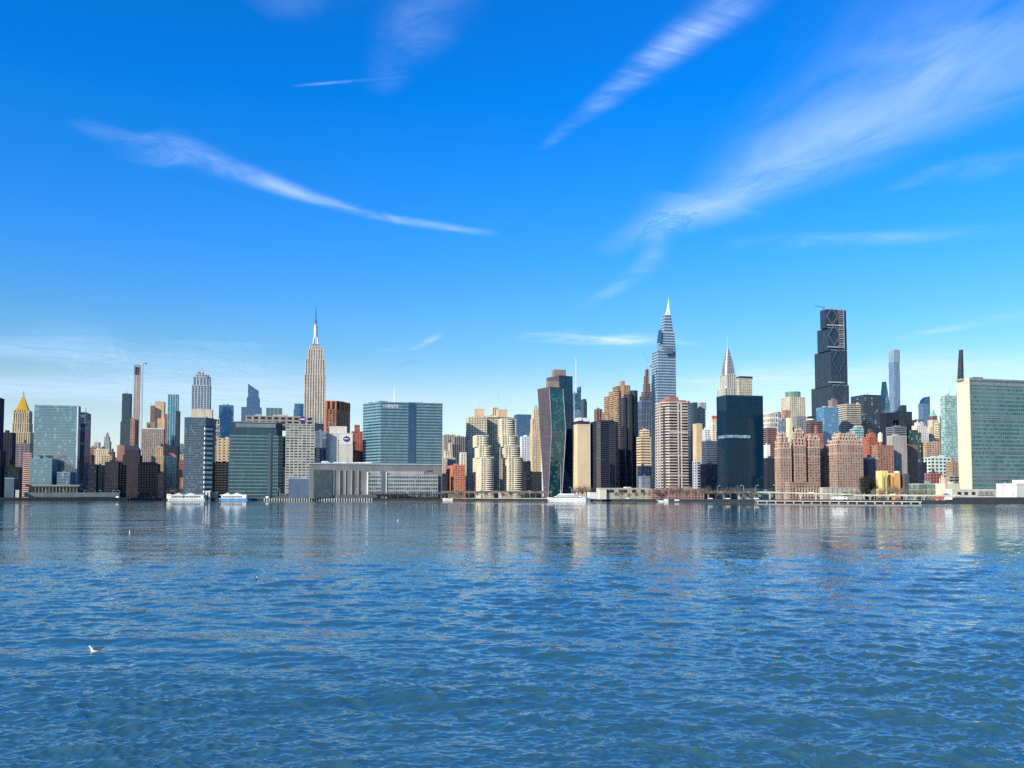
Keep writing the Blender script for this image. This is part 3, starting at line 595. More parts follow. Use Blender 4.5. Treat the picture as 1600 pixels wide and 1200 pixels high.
f = bld('concrete_tower', 'pale tower with tall vertical fins and a jagged unfinished top behind the balcony tower', 'tower under construction', 1900, [T(298, 331.5, 645, d=30, st=sBlank(W('cbb49a'))), T(299.5, 329.5, 603, d=28, dy=1), T(302, 329, 590, d=24, dy=3), T(306, 326, 586, d=20, dy=5), T(309, 318, 582, d=14, dy=7)], Sty(W('b4b8ba'), gblue, fh=3.8, bay=6.5, band=.18, pier=.32, rb=.1, rp=.6), roof=2)
b = bld('concrete_tower', 'light concrete block with stepped top directly behind the balcony tower', 'building', 1650, [T(297.5, 332, 641, d=22, st=sBlank(W('d2c0a8')))], sBlank(W('d2c0a8')), roof=1)
bld(APT, 'dark side slab at the right shoulder of the balcony tower', 'building', 1560, [T(326, 336, 656, d=12)], sMasD(W('333a44')), roof=0)
f = bld(OFF, 'slim white tower with a criss-cross lattice front beside the blue slab', 'office tower', 2100, [T(335, 342.5, 655, d=12)], Sty(W('e0e0da'), gdark, fh=14, bay=6, band=.1, pier=.16), roof=0)
mb = MB(); hh = f.z1 - GZ
for k in range(int(hh / 9)):
    z_0 = GZ + k * 9; mb.bar((0, -.8, z_0), (f.w, -.8, z_0 + 9), .45); mb.bar((f.w, -.8, z_0), (0, -.8, z_0 + 9), .45)
mb.build('lattice', W('e6e4dc'), f.root, stuff=True)
bld(APT, 'beige building with one column of dark windows left of the teal banded hospital', 'building', 1560, [T(339, 362, 686, d=26)], Sty(W('d4bd9a'), gwin, fh=5, bay=9, band=.55, pier=.62, rb=.15, rp=.25), roof=2)
bld('office_block', 'low dark navy office block between the balcony tower and the teal banded hospital', 'office building', 1500, [T(333, 361, 724, d=26)], Sty(W('1e2738'), gnavy, fh=4.2, bay=5, band=.4, pier=.1), each=True, roof=3)
bld(APT, 'narrow cream rounded tower sliver behind the low navy office block', 'building', 1850, [T(332, 343, 700, d=12)], sBand(W('e0c9a6'), fh=3.4), roof=1)
# teal banded hospital
b = bld(HOS, 'broad teal glass hospital with pale horizontal bands and a dark roof storey', 'hospital', 1440, [T(358, 446, 681, org=(358, 434), pts=[(358, 0), (434, 19.6), (446, 34), (444, 60), (362, 52)]), T(362, 442, 659, pts=[(363, 3), (432, 21), (441, 34), (440, 52), (365, 46)], st=Sty(W('3c5560'), W('31464f'), fh=5, bay=6, band=.12, pier=.08, rb=.1, rp=.2, capm=W('8c8c8a')))], Sty(W('638e92', rough=.4), glass('0f3440', 1.9, .12, '2a5660'), fh=5.7, bay=3.4, band=.24, pier=.06, rb=.35, rp=.2), each=True, roof=0)
l0 = b.box(367, 430, 80, 1443, 5)[0][0]; l1 = b.box(367, 430, 80, 1443, 5)[1][0]
MB().box(l0, l1, 2.0, 2.6, Zat(667, 1440), Zat(661, 1440)).build('screen_wall', W('6f7b7e'), b.root)
l2 = b.w * .8; l3 = b.w * .85
MB().box(l2, l3, -1.1, -.4, GZ, Zat(676, 1440)).build('stair_shaft', W('4a5d66'), b.root)
# grey white slab with the round sign
b = bld(HOS, 'long grey white hospital slab with banded windows and a round purple sign under its roof', 'hospital', 1462, [T(446, 491, 663, d=30), T(384, 489, 650.5, d=26, dy=24, z0=Zat(672, 1510), st=Sty(W('9c8f86'), gdark, fh=6.4, bay=11, band=.35, pier=.35, rb=.3, rp=.2))], Sty(W('acaa9e'), gwin, fh=4.3, bay=7, band=.5, pier=.24, rb=.3, rp=.15), each=True, roof=5)
def disc(fr, px, py, r, mats, Y, depth=-1.2, ell=(1, 1)):
    x = fr.loc(Xat(px, Y), Y)[0]; z = Zat(py, Y)
    def ring(r_, y0, y1, m, nm):
        mb = MB(); n = 28
        lo = [(x + r_ * math.cos(2 * math.pi * i / n) * ell[0], y1, z + r_ * math.sin(2 * math.pi * i / n) * ell[1]) for i in range(n)]; hi = [(p[0], y0, p[2]) for p in lo]
        mb.loft(lo, hi); return mb.build(nm, m, fr.root)
    ring(r, depth, depth + .9, mats[0], 'round_sign')
    return x, z
vio = W('46306e', rough=.5)
x_, z_ = disc(b, 471.5, 655, 5.2, (vio,), 1486, 20)
MB().box(x_ - 3.6, x_ + 3.6, 19.8, 19.98, z_ - .7, z_ + 1.0).build('sign_lettering', W('e6e4ea'), b.root)
bld(HOS, 'dark low hospital link block below the grey white slab', 'hospital', 1470, [T(441, 487, 731, d=30)], Sty(W('20283a'), gnavy, fh=4.4, bay=5, band=.3, pier=.12, capm=W('8d9298')), each=True, roof=2)
bld('service_building', 'plain blue grey plant building with a pale top in front of the dark link block', 'building', 1432, [T(451, 484, 748, d=16)], sBlank(W('54677a'), capm=W('94a6b2')), roof=2)
bld(HOS, 'dark blue notched hospital tower right of the grey white slab', 'hospital', 1640, [T(486, 505, 663, d=18)], sMasD(W('2b3a50')), roof=3)
bld(HOS, 'grey and blue striped hospital block in front of the tall stone tower', 'hospital', 1590, [T(491, 511, 675, d=20)], Sty(W('868c92'), glass('3c5a7c', 2.2), fh=4.2, bay=9, band=.3, pier=.4), roof=1)
# white block with purple emblem
b = bld(HOS, 'pale stone block with a large round purple emblem near its top right', 'hospital', 1500, [T(509, 551, 677.5, org=(516, 551), pts=[(509, 16), (516, 0), (551, 9.3), (550, 30), (511, 34)]), T(515, 542, 667, d=12, dy=10)], sBlank(W('cfc6b6')), roof=0)
x_, z_ = disc(b, 541, 685.5, 5.6, (vio,), 1500, -.95, (1, .85))
MB().loft([(x_ - 4.2, -1.1, z_ - .6), (x_ + 4.2, -1.1, z_ - .2), (x_ + 4.2, -.9, z_ - .2), (x_ - 4.2, -.9, z_ - .6)], [(x_ - 2.8, -1.1, z_ + 1.4), (x_ + 3.2, -1.1, z_ + .8), (x_ + 3.2, -.9, z_ + .8), (x_ - 2.8, -.9, z_ + 1.4)]).build('emblem_lettering', W('ece8f0'), b.root)
xv = b.loc(Xat(528, 1500), 1500)[0]; mb = MB()
for k in range(22): mb.box(xv - .6, xv + .6, -.25, -.05, GZ + 12 + k * 4, GZ + 14 + k * 4)
mb.build('window_column', gwin, b.root, stuff=True)
MB().box(b.loc(Xat(529, 1500), 1500)[0] + 1.5, b.w - .5, -.35, -.12, Zat(694.5, 1500), Zat(678.5, 1500)).build('sign_panel', W('dcd6cc'), b.root)
b = bld('brick_building', 'narrow red brick stair tower beside the emblem block', 'building', 1570, [T(549, 566, 675, d=14), T(554, 562, 665, d=9, dy=3)], sMas(W('b0604c'), bay=5), each=True, roof=0)
bld('office_block', 'dark blue stepped block filling the gap left of the wide teal building', 'building', 1640, [T(563, 593, 703, d=24), T(563, 582, 688, d=18, dy=3)], sMasD(W('1f2c44')), roof=2)
# orange-brown octagonal office tower
f = Frame(OFF, 'copper brown office tower with tall piers and dark chamfered right side', 'office tower', 508, 551, 626, 1850)
l, r_ = 0, f.w; d_ = f.w * .8; c = f.w * .2
pl = [(l, 0), (r_ - c * 1.4, 0), (r_, c * 1.4), (r_, d_), (l, d_)]
pl = [(0, 0), (f.w * .36, 0), (f.w * .52, f.w * .10), (f.w * .92, f.w * .75), (f.w * .86, f.w * 1.3), (0, f.w)]
za = Zat(640, 1850); zb_ = Zat(627, 1850)
volume(f.root, pl, GZ, za, Sty(W('b8795a'), gwin, fh=3.6, bay=7.5, band=.4, pier=.3, rb=.2, rp=.9), cap=False)
volume(f.root, pl, za, zb_, Sty(W('c07e58'), W('3a2826'), fh=14, bay=9, band=.05, pier=.42, rb=.1, rp=1.1))
# wide teal building with antenna
gt = glass('1a4452', 2.0, .1, '3a686c', tilt=.015)
b = bld(HOS, 'wide teal banded medical building with a folded front and roof antenna', 'hospital', 1500, [T(567, 691, 629, org=(594.5, 691), pts=[(567, 34), (594.5, 0), (691, 25.8), (689, 70), (571, 72)])], Sty(W('6e8a94', rough=.4), gt, fh=5.0, bay=2.8, band=.45, pier=.05, rb=.3, rp=.15), each=True, roof=6)
xa = b.loc(Xat(639, 1500), 1500)[0]; xb = b.loc(Xat(651, 1500), 1500)[0]
MB().box(xa, xb, -.65, -.4, GZ, b.z1 + .8, 3, 5).build('recessed_bay', glass('0a3a60', 1.9, .1, '1a4c6a', tilt=.01), b.root)
xs = b.loc(Xat(598, 1500), 1500)[0]; mb = MB()
rr = random.Random(3)
for row, n_ in ((0, 13), (1, 14)):
    x = xs
    for k in range(n_):
        w_ = rr.uniform(.9, 1.5); mb.box(x, x + w_, -.8, -.55, Zat(633.5 + row * 2.6, 1500), Zat(632 + row * 2.6, 1500)); x += w_ + rr.choice((.35, .35, 1.1))
mb.build('roof_lettering', W('e8ecec'), b.root, stuff=True)
xm = b.loc(Xat(616, 1510), 1510)[0]; MB().bar((xm, 10, b.z1), (xm, 10, Zat(612, 1510)), .9, 6).bar((xm, 10, Zat(612, 1510)), (xm, 10, Zat(602, 1510)), .5, 6, .15).build('antenna', W('d9dfe0', rough=.4), b.root)
# long low riverside hospital
f = Frame(HOS, 'long low grey riverside hospital with a big glass box and four rows of windows', 'hospital', 483, 691, 725, 1420, 30, xc=None)
z1_ = Zat(725, 1420); W_ = f.w; s_ = W_ / 208
fx = lambda px: f.loc(Xat(px, 1420), 1420)[0]
MB().box(0, W_, 0, 30, GZ, z1_).build('wall', W('767673'), f.root)
MB().box(-1, W_ + 1, -1.2, 31, z1_ - .2, z1_ + 2.0).build('roof_edge', W('9aa6ae'), f.root)
MB().box(fx(490), fx(520), -2.4, -.1, GZ + 2, Zat(734, 1420), 3, 4).build('glass_box', glass('12323e', 2.0, .15, '2a5058'), f.root)
for px in (521, 530, 539.5, 549.5, 560): 
    MB().box(fx(px), fx(px) + 1.6, -1.4, -.1, GZ + 5, Zat(734, 1420)).build('vertical_fin', W('a4a09a'), f.root)
for px in (532, 551, 561.5): MB().box(fx(px), fx(px) + 3.2, -.5, -.05, GZ + 5, Zat(735, 1420)).build('window_strip', gnavy, f.root)
MB().box(fx(576), fx(691), -3.0, -.1, GZ + 2, Zat(742, 1420), 3.2, 6).build('glazing', glass('18242e', 1.9, .3, '8a8c86'), f.root)
for k in range(5): 
    zz = Zat(742, 1420) - 1.6 - k * 6.1; MB().box(fx(575.4), fx(692), -3.5, 0, zz, zz + 2.6).build('floor_band', W('9fa6a6'), f.root)
mb = MB(); n_ = 38
for k in range(n_ + 1):
    x = fx(576) + (fx(691) - fx(576)) * k / n_; mb.box(x, x + .9, -3.3, -.2, GZ + 2, Zat(742, 1420) + .3)
mb.build('pier', W('9a9e9c'), f.root, stuff=True)
MB().box(fx(598), fx(605), -3.9, -.1, GZ, Zat(736, 1420), 3, 5).build('stair_shaft', W('5b6872'), f.root)
for a_, b2 in ((575, 577), (605.5, 607)): MB().box(fx(a_), fx(b2), -4.6, -.1, GZ, Zat(737, 1420)).build('white_pier', white, f.root)
MB().box(fx(579), fx(597), -.5, -.05, Zat(740.5, 1420), Zat(735.5, 1420)).build('wall_panel', W('a4a09c'), f.root)
MB().box(fx(607.5), fx(669), -.5, -.05, Zat(740.5, 1420), Zat(735.5, 1420)).build('wall_panel', W('a4a09c'), f.root)
mb = MB(); x = fx(674); 
for k in range(7): mb.box(x, x + .9, -.4, -.05, Zat(735.5, 1420), Zat(733.5 + .6 * (k % 2), 1420)); x += 1.35
mb.build('wall_lettering', W('3b4046'), f.root, stuff=True)
clutter(f.root, [(0, 2), (W_ * .5, 2), (W_ * .5, 28), (0, 28)], z1_ + 1.8, 7, W('d6d6d0'), (1.5, 4))
# 691-728
bld(APT, 'grey apartment slab with vertical ribs right of the wide teal building', 'apartment tower', 2000, [T(691, 711, 680, d=24)], sFin(W('b6ab9a')), roof=2)
bld(APT, 'darker grey ribbed apartment slab behind the left cream stepped tower', 'apartment tower', 1900, [T(707, 729, 683, d=22)], sFin(W('8e8782')), roof=3)
bld(APT, 'cream stepped building between the teal building and the red brick block', 'building', 1700, [T(689.5, 711, 716, d=18), T(694, 707, 705, d=14, dy=4), T(701, 706, 693, d=8, dy=7)], sMas(W('ddd0b4')), tk=1, roof=0)
bld(APT, 'small grey tower with white cap just above the red brick block', 'building', 1800, [T(705, 719, 695, d=14)], sFin(W('6c6a70')), roof=1)
bld('brick_building', 'salmon red brick apartment block with regular windows by the elevated road', 'apartment building', 1460, [T(697.5, 727, 728, xc=707)], sMas(W('bd7458'), fh=3.6, bay=4.6), each=True, roof=1)
bld(APT, 'narrow cream wall left of the stepped cream towers', 'building', 1540, [T(718, 728.5, 708, d=12)], sMas(W('e0d8c4')), roof=0)
bld(APT, 'dark low service wing left of the red brick block', 'building', 1450, [T(690.5, 699, 741, d=12)], sMasD(navy), roof=0)

# stepped cream twin towers
cr = W('dccfb0'); 
def stepped(label, tiers, Y):
    f = Frame('stepped_tower', label, 'apartment tower', tiers[-1][0], tiers[-1][1], tiers[0][2], Y, group='stepped cream twin towers')
    zt = None; zs = [Zat(t[2], Y) for t in tiers] + [GZ]
    for i, (xl, xc, xr, yt) in enumerate([(t[0], t[3], t[1], t[2]) for t in tiers]):
        dy = (len(tiers) - 1 - i) * 7; pl = f.box(xl, xr, zs[i] / 2, Y + dy, None, xc)
        z0_, z1_ = zs[i + 1], zs[i]
        st = Sty(cr, gwin, fh=3.1, bay=4.4, band=.46, pier=.45, rb=.2, rp=.3, capm=W('e8dcc0'), cap=1.2)
        volume(f.root, pl, z0_, z1_, st, each=False)
        # curved balconies on the right half of the front
        x0, x1 = pl[1][0] - (pl[1][0] - pl[0][0]) * .52, pl[1][0]; cx, rx = (x0 + x1) / 2, (x1 - x0) / 2; y0 = pl[0][1]
        arc = [(cx - rx * math.cos(math.pi * k / 8), y0 - 3.4 * math.sin(math.pi * k / 8)) for k in range(9)]
        n = max(1, round((z1_ - z0_) / 3.1)); fh = (z1_ - z0_) / n
        me = MB().prism(arc, 0, .95).mesh('balcony', W('e6dcc4')); 
        for k in range(n): inst(me, 'balcony', f.root, (0, 0, z0_ + k * fh + .1))
        MB().prism([(cx - rx * .9 * math.cos(math.pi * k / 8), y0 - 2.0 * math.sin(math.pi * k / 8)) for k in range(9)], z0_, z1_, bay=3, fh=3.1).build('bay_window', gdark, f.root)
    return f
stepped('left front stack of the cream stepped towers with curved balconies', [(739, 763, 680, 745), (742, 767, 697, 749), (739, 771, 715, 752)], 1440)
stepped('right stack of the cream stepped towers with four setbacks', [(779, 804, 653, 784), (780, 808, 680, 785), (783, 812.5, 697, 790), (786, 817, 715, 795)], 1450)
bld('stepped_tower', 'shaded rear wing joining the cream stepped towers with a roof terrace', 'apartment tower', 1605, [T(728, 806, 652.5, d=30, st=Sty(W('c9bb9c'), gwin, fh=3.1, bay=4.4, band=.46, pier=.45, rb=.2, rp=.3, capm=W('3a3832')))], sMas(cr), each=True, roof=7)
bld('stepped_tower', 'upper left bay of the cream stepped towers with rounded balconies', 'apartment tower', 1592, [T(729, 760, 653, d=18)], Sty(cr, gwin, fh=3.1, bay=5, band=.46, pier=.4, rb=.9, rp=.3), roof=0)
for xl, xr, yt, lab in ((740, 757, 640, 'left'), (776, 793, 641, 'right')):
    pass
bld('roof_penthouse', 'left beige rooftop machine house on the cream stepped towers', 'penthouse', 1618, [T(740, 757, 640, d=14, z0=Zat(652, 1618))], sBlank(W('d4b692')), roof=1, group=None)
bld('roof_penthouse', 'right beige rooftop machine house on the cream stepped towers', 'penthouse', 1618, [T(776, 793, 641, d=14, z0=Zat(652, 1618))], sBlank(W('d4b692')), roof=1)
bld('roof_penthouse', 'ribbed cream chimney block between the two rooftop machine houses', 'penthouse', 1635, [T(767, 778, 637, d=14, z0=Zat(652, 1635))], sFin(cr, bay=3), roof=0)
bld('office_block', 'dark low block right of the cream stepped towers', 'building', 1420, [T(817, 846, 738.5, d=24)], Sty(W('20222e'), gnavy, fh=4, bay=5, band=.4, pier=.15), each=True, roof=2)
bld(APT, 'white slab with one dark window column beside the cream stepped towers', 'building', 1750, [T(813, 827, 683, d=12)], Sty(W('dfe2e4'), gdark, fh=3.6, bay=6, band=.5, pier=.6), roof=2)
bld(APT, 'grey stone low block beneath the white slab with the dark window column', 'building', 1650, [T(815, 829, 722, d=14)], sMas(W('9c917e')), roof=2)
b = bld('stone_tower', 'old beige setback tower with ornate top left of the bent brown and teal tower', 'apartment tower', 1900, [T(828, 845, 677, d=20), T(829, 844, 655, d=16, dy=2), T(832, 843, 640, d=12, dy=4)], sMas(W('d9bf98'), fh=3.6, bay=4), roof=0)
pl = b.top; MB().prism(offset(pl, -.5), b.z1 + 1.2, Zat(632, 1904), lerp(pl, [tuple(sum(c) / 4 for c in zip(*pl))] * 4, .8)).build('copper_roof', W('8fb09a'), b.root)
# pale blank slab
bld(APT, 'broad blank pale beige slab between the bent tower and the dark curved tower', 'apartment building', 1338, [T(894.5, 921.5, 664, d=24, st=sBlank(W('d8bd98', var=.1))), T(894.5, 921.5, 659.5, d=22, dy=1, st=sBlank(W('2b3240')))], sBlank(W('2b3240')), roof=2)
bld('office_block', 'white curved roof edge seen above the pale blank slab', 'building', 1900, [T(898, 922, 654, d=20)], sBlank(W('e0e2e2')), roof=3)
# dark curved tower: brown brick with shade painted into its navy colour
f = Frame(APT, 'brown tower painted shade-dark with a faceted front and fine horizontal window bands', 'apartment tower', 922, 971, 658, 1330)
w_ = f.w; pl = [(0, 4), (w_ * .15, 0), (w_ * .5, 0), (w_ * .8, 5), (w_ * 1.0, 13), (w_ * 1.0, 30), (0, 30)]
volume(f.root, pl, GZ, Zat(659, 1330), Sty(W('30333f'), gnavy, fh=3.1, bay=6, band=.42, pier=.06, rb=.25, rp=.4, capm=W('28303e')), each=True)
clutter(f.root, pl, Zat(659, 1330), 6, W('343a46'), (2, 6))
bld(APT, 'slim brown ribbed tower top above the left of the dark faceted tower', 'apartment tower', 1700, [T(929, 941, 640, d=14)], sFin(W('8a6c60')), roof=2)
bld(APT, 'reddish brown square tower top above the dark faceted tower', 'apartment tower', 1680, [T(940.5, 954, 645, d=16)], sBlank(W('8f6656')), roof=1)
bld('office_block', 'dark glassy block behind the right of the dark curved tower', 'building', 1750, [T(960, 975, 640, d=14)], sMasD(W('3a3430')), roof=1)
# 995-1018
bld(OFF, 'dark office slab with thin vertical stripes right of the tan cylinder tower', 'office tower', 1700, [T(994, 1018, 627, d=30)], Sty(W('7488a0', rough=.5), gnavy, fh=12, bay=3.4, band=.05, pier=.2, rb=.1, rp=.3), roof=3, roofm=W('28303a'))
bld(APT, 'cream stepped apartment block with brown balcony bands left of the striped octagon tower', 'apartment building', 1350, [T(995.5, 1017, 684, d=16), T(1000, 1014, 673, d=10, dy=3)], sBand(W('d8c6a2'), W('6b5242'), fh=4.2), each=True, roof=2, tk=1)
bld(APT, 'dark blue block under the cream stepped apartment block', 'building', 1290, [T(996, 1018, 730, d=14)], sMasD(W('22304a')), roof=1)
bld('service_building', 'small plain grey building with three tiny windows by the riverside terrace', 'building', 1230, [T(998, 1016, 745.5, d=12)], Sty(W('7f8690'), gdark, fh=7, bay=8, band=.75, pier=.75, rb=.1, rp=.15), roof=1)
bld(OFF, 'grey tower with pink scaffold floors under construction beside the banded spire tower', 'tower under construction', 2300, [T(1003, 1018, 612, d=22), T(1005, 1016, 600, d=18, dy=3), T(1006, 1014, 588, d=14, dy=5), T(1008, 1014, 578, d=9, dy=7)], Sty(W('94766e'), gdark, fh=5, bay=5, band=.35, pier=.14), roof=2)
bld(OFF, 'dark flat office block under the scaffolded tower', 'office building', 2000, [T(1000, 1020, 619, d=26)], sMas(W('46505c')), roof=2)
# 1083-1125
bld(OFF, 'dark and pale grey office slab right of the striped octagon tower', 'office tower', 2100, [T(1080, 1090, 629.5, d=20, st=sFin(W('3c4e58'), bay=3)), ], sFin(W('3c4e58'), bay=3), roof=0)
bld(OFF, 'pale grey gridded office slab with a dark slot near its top', 'office tower', 2120, [T(1088.5, 1103, 641, d=20), T(1088.5, 1103, 639, d=20, st=sBlank(W('22303a'), cap=.1)), T(1088.5, 1103, 629.5, d=20)], Sty(W('a9b2b8'), gdark, fh=3.6, bay=3.2, band=.4, pier=.45), roof=0)
bld(APT, 'sandy blank-fronted slab right of the striped octagon tower', 'apartment building', 1500, [T(1083, 1098, 663, d=14)], sBlank(W('d5b88e')), roof=1)
bld(APT, 'white faced block with a chamfered front left of the black glass tower', 'building', 1560, [T(1096.5, 1110, 672, d=14, st=sMas(W('cfd2d0')))], sMas(W('cfd2d0')), roof=3)
b = bld(APT, 'cream tower with a pink water tank left of the black glass tower', 'apartment tower', 1650, [T(1108, 1122, 664, d=16), T(1109, 1121, 656, d=12, dy=2)], sMas(W('dfd3ba')), roof=0)
xm = (b.top[0][0] + b.top[1][0]) / 2; mb = MB()
for k in (-3.2, 0, 3.2): mb.cyl(xm + k, 5, 1.9, b.z1, b.z1 + 8, 10)
mb.build('rooftop_tank', W('b4685a'), b.root)
bld(APT, 'low red roofed dark building by the foot of the black glass tower', 'building', 1260, [T(1095, 1124, 726, d=18)], sMas(W('4d4a58'), capm=W('a06a62')), roof=3)
bld(APT, 'thin white and dark building at the right foot of the striped octagon tower', 'building', 1330, [T(1083, 1096, 722, d=12)], Sty(W('b9c0c6'), gnavy, fh=4, bay=6, band=.3, pier=.4), roof=1)
bld('office_block', 'blue shaded mid-rise block behind the red roofed building', 'building', 1450, [T(1097, 1121, 690, d=16)], sBand(W('5c6a7c'), gnavy), roof=2)  # blue shade put into the wall colour
# right of the black tower
bld('office_block', 'dark navy block right of the black glass tower', 'building', 1300, [T(1190, 1212, 717, d=16)], sMasD(W('28303f')), roof=1)
bld('office_block', 'red brown banded office block with a white roof line behind the black tower', 'office building', 1800, [T(1190, 1214, 668, d=24)], sBand(W('9c7468'), gnavy, fh=4, capm=W('dfe2e2')), roof=2)
bld('office_block', 'small white box-fronted house between the black tower and the brick gothic towers', 'building', 1500, [T(1194, 1204, 696, d=10)], sBlank(W('dcdcd6')), roof=1)
f = Frame(OFF, 'pale stone hall with a rounded glass barrel roof and tall windows', 'office building', 1192, 1226, 645, 2000)
volume(f.root, [(0, 0), (f.w * .65, 0), (f.w * .65, 30), (0, 30)], GZ, Zat(646, 2000), Sty(W('dcd4c2'), gwin, fh=11, bay=5, band=.3, pier=.4), cap=True)
mb = MB(); R_ = f.w * .36
arc = [(f.w * .64 + R_ * math.sin(a), Zat(643, 2000) - R_ * 1.3 * (1 - math.cos(a))) for a in [i * math.pi / 2 / 7 for i in range(8)]]
for (xa, za), (xb, zb_) in zip(arc, arc[1:]): mb.loft([(xa, 0, GZ), (xb, 0, GZ), (xb, 30, GZ), (xa, 30, GZ)], [(xa, 0, za), (xb, 0, zb_), (xb, 30, zb_), (xa, 30, za)], 3, 4)
mb.build('barrel_vault', glass('20485c', 2.4), f.root)
mb = MB()
for (xa, za), (xb, zb_) in zip(arc, arc[1:]): mb.bar((xa, -.5, za), (xb, -.5, zb_), .8)
mb.build('vault_rib', W('e0ddd0'), f.root)
b = bld(OFF, 'pale stone office tower with a round green glass top behind the brick gothic towers', 'office tower', 1850, [T(1220, 1264, 652, d=40), T(1220.5, 1258, 621, d=34, dy=2)], Sty(W('cfc4a8'), gwin, fh=3.9, bay=4.2, band=.42, pier=.5), roof=0)
pl = b.top; cx, cy = (pl[0][0] + pl[2][0]) / 2, (pl[0][1] + pl[2][1]) / 2; rr_ = (pl[1][0] - pl[0][0]) * .44
volume(b.root, [(cx + rr_ * math.cos(a), cy + rr_ * .8 * math.sin(a)) for a in [2 * math.pi * i / 14 for i in range(14)]], b.z1, Zat(612, 1855), Sty(W('7f9a86'), glass('4a6e60', 2.2), fh=12, bay=3, band=.1, pier=.3))
bld(OFF, 'brown shafted slim tower in front of the green topped tower', 'building', 1600, [T(1222.5, 1236, 642, d=12)], sBlank(W('a87c66')), roof=0)
bld(OFF, 'blue grey glass block with a cream side behind the left brick gothic tower', 'office building', 1500, [T(1217, 1232, 655, d=14)], sGl(W('93a2ae', rough=.4), glass('3a5268', 2.2)), roof=1)
bld(OFF, 'cream blank slab above the left brick gothic tower', 'building', 1480, [T(1229, 1239, 654, d=10)], sBlank(W('e6d9a8')), roof=0)
bld(OFF, 'dull grey gridded block between the brick gothic towers', 'office building', 1520, [T(1238, 1260, 651, d=16)], sMas(W('8d8f8c'), fh=3.2), roof=1)
bld('office_block', 'brown grey banded block with a dark oval rooftop screen', 'office building', 1600, [T(1259, 1286, 659, d=18)], sBand(W('6e6260'), gdark), roof=1)
f = Frame('rooftop_drum', 'black oval rooftop drum with a white rim above the brown grey block', 'roof structure', 1261, 1276, 648, 1650)
MB().cyl(f.w / 2, 8, f.w / 2, Zat(672, 1650), Zat(650, 1650), 20).build('drum', W('15181c'), f.root); MB().cyl(f.w / 2, 8, f.w / 2 + .8, Zat(656, 1650), Zat(654, 1650), 20).build('white_rim', white, f.root)
bld(OFF, 'light blue mirrored office block below the tallest dark tower', 'office tower', 1700, [T(1277, 1311, 637, d=26, xc=1289)], sGl(W('6f9cb8', rough=.35), glass('2c6488', 2.6, .15, '8ab4c8', tilt=.03), band=.2), roof=3, roofm=W('c8ced2'))
bld(OFF, 'brown boxy tower top behind the light blue mirrored block', 'building', 1900, [T(1295, 1310, 625.5, d=16)], sBlank(W('8a7c74')), roof=3)
bld(OFF, 'white and brown banded office tower with a dark right face', 'office tower', 1750, [T(1309.5, 1346, 632, xc=1324)], Sty(W('c2b5a2'), gdark, fh=4.2, bay=3, band=.46, pier=.06, rb=.5, rp=.3), roof=4, each=False)
bld(OFF, 'charcoal office tower with broken white reflections in its banded glass', 'office tower', 1820, [T(1331, 1378, 617.5, xc=1352)], Sty(W('3a3f48', rough=.5), glass('16253a', 2.2, .09, 'a2acb4', tilt=.03), fh=4.2, bay=4, band=.3, pier=.12, rb=.2, rp=.2), roof=3)
bld(OFF, 'small pale green glass office block right of the banded office tower', 'office building', 1450, [T(1329, 1350, 671, d=14), T(1333, 1348, 667, d=10, dy=3)], sGl(W('b7cfc8', rough=.4), gpale, band=.3), roof=0)
bld(OFF, 'navy office block below the triangular glass spire', 'office building', 1700, [T(1376, 1396, 646, d=20)], sMasD(W('1c2436')), roof=0)
bld(OFF, 'wide black blue office block below the slim square tower', 'office building', 1720, [T(1393, 1426, 644, d=24)], Sty(W('26303c'), gnavy, fh=4, bay=4.4, band=.2, pier=.3), roof=3)
bld('office_block', 'flat dark roofed block right of the wide black blue office block', 'office building', 1850, [T(1420, 1444, 657, d=20)], sMas(W('3c4048')), roof=2)
bld('office_block', 'dull grey banded block behind the grey ribbed slab', 'office building', 1500, [T(1386, 1417, 668, d=20)], sBand(W('7e8288'), gdark), roof=4)
bld(APT, 'light grey ribbed concrete slab behind the orange building', 'apartment tower', 1220, [T(1388, 1417, 682.5, xc=1396)], Sty(W('b3aca4'), W('8e8883'), fh=3.2, bay=2.2, band=.08, pier=.5), each=False, roof=2)
bld(APT, 'brown brick slab with a lower right shoulder beside the grey ribbed slab', 'apartment tower', 1250, [T(1412, 1434, 697, xc=1416)], sMas(W('9a6e5c')), roof=1)
bld('office_block', 'dark green glass block with slanted roof behind the brown brick slab', 'office building', 1500, [T(1417, 1440, 677, d=16), T(1418, 1434, 673, d=12, dy=3)], sGl(W('2a4c4a'), glass('12403c', 2.0)), roof=0)
bld(APT, 'red brick stepped apartment block right of the long brick gothic building', 'apartment building', 1250, [T(1349, 1372, 684, d=14), T(1354, 1368, 679, d=10, dy=3)], sMas(W('b2684f')), each=True, roof=2, tk=1)
bld(APT, 'light brown brick block with a white water tower on its roof', 'apartment building', 1200, [T(1364, 1397, 697, xc=1372)], sMas(W('a97c64')), each=True, roof=1)
f = Frame('water_tower', 'round white water tower on the light brown brick block', 'water tower', 1373, 1386, 676, 1215)
mb = MB().cyl(f.w / 2, 8, f.w * .46, Zat(690, 1215), Zat(678, 1215), 14); mb.cyl(f.w / 2, 8, f.w * .5, Zat(678, 1215), Zat(674.5, 1215), 14, .5); mb.build('tank', W('d6cfb8'), f.root)
MB().cyl(f.w / 2, 8, f.w * .3, Zat(699, 1215), Zat(690, 1215), 10).build('support', W('a89a80'), f.root)
bld('office_block', 'brown low block with a white ledge behind the dark tree', 'building', 1120, [T(1346, 1372, 719, d=14, st=sBlank(W('7a6a66'))), T(1346, 1372, 716, d=14, st=sBlank(W('d8c8b8')))], sBlank(W('7a6a66')), roof=1)
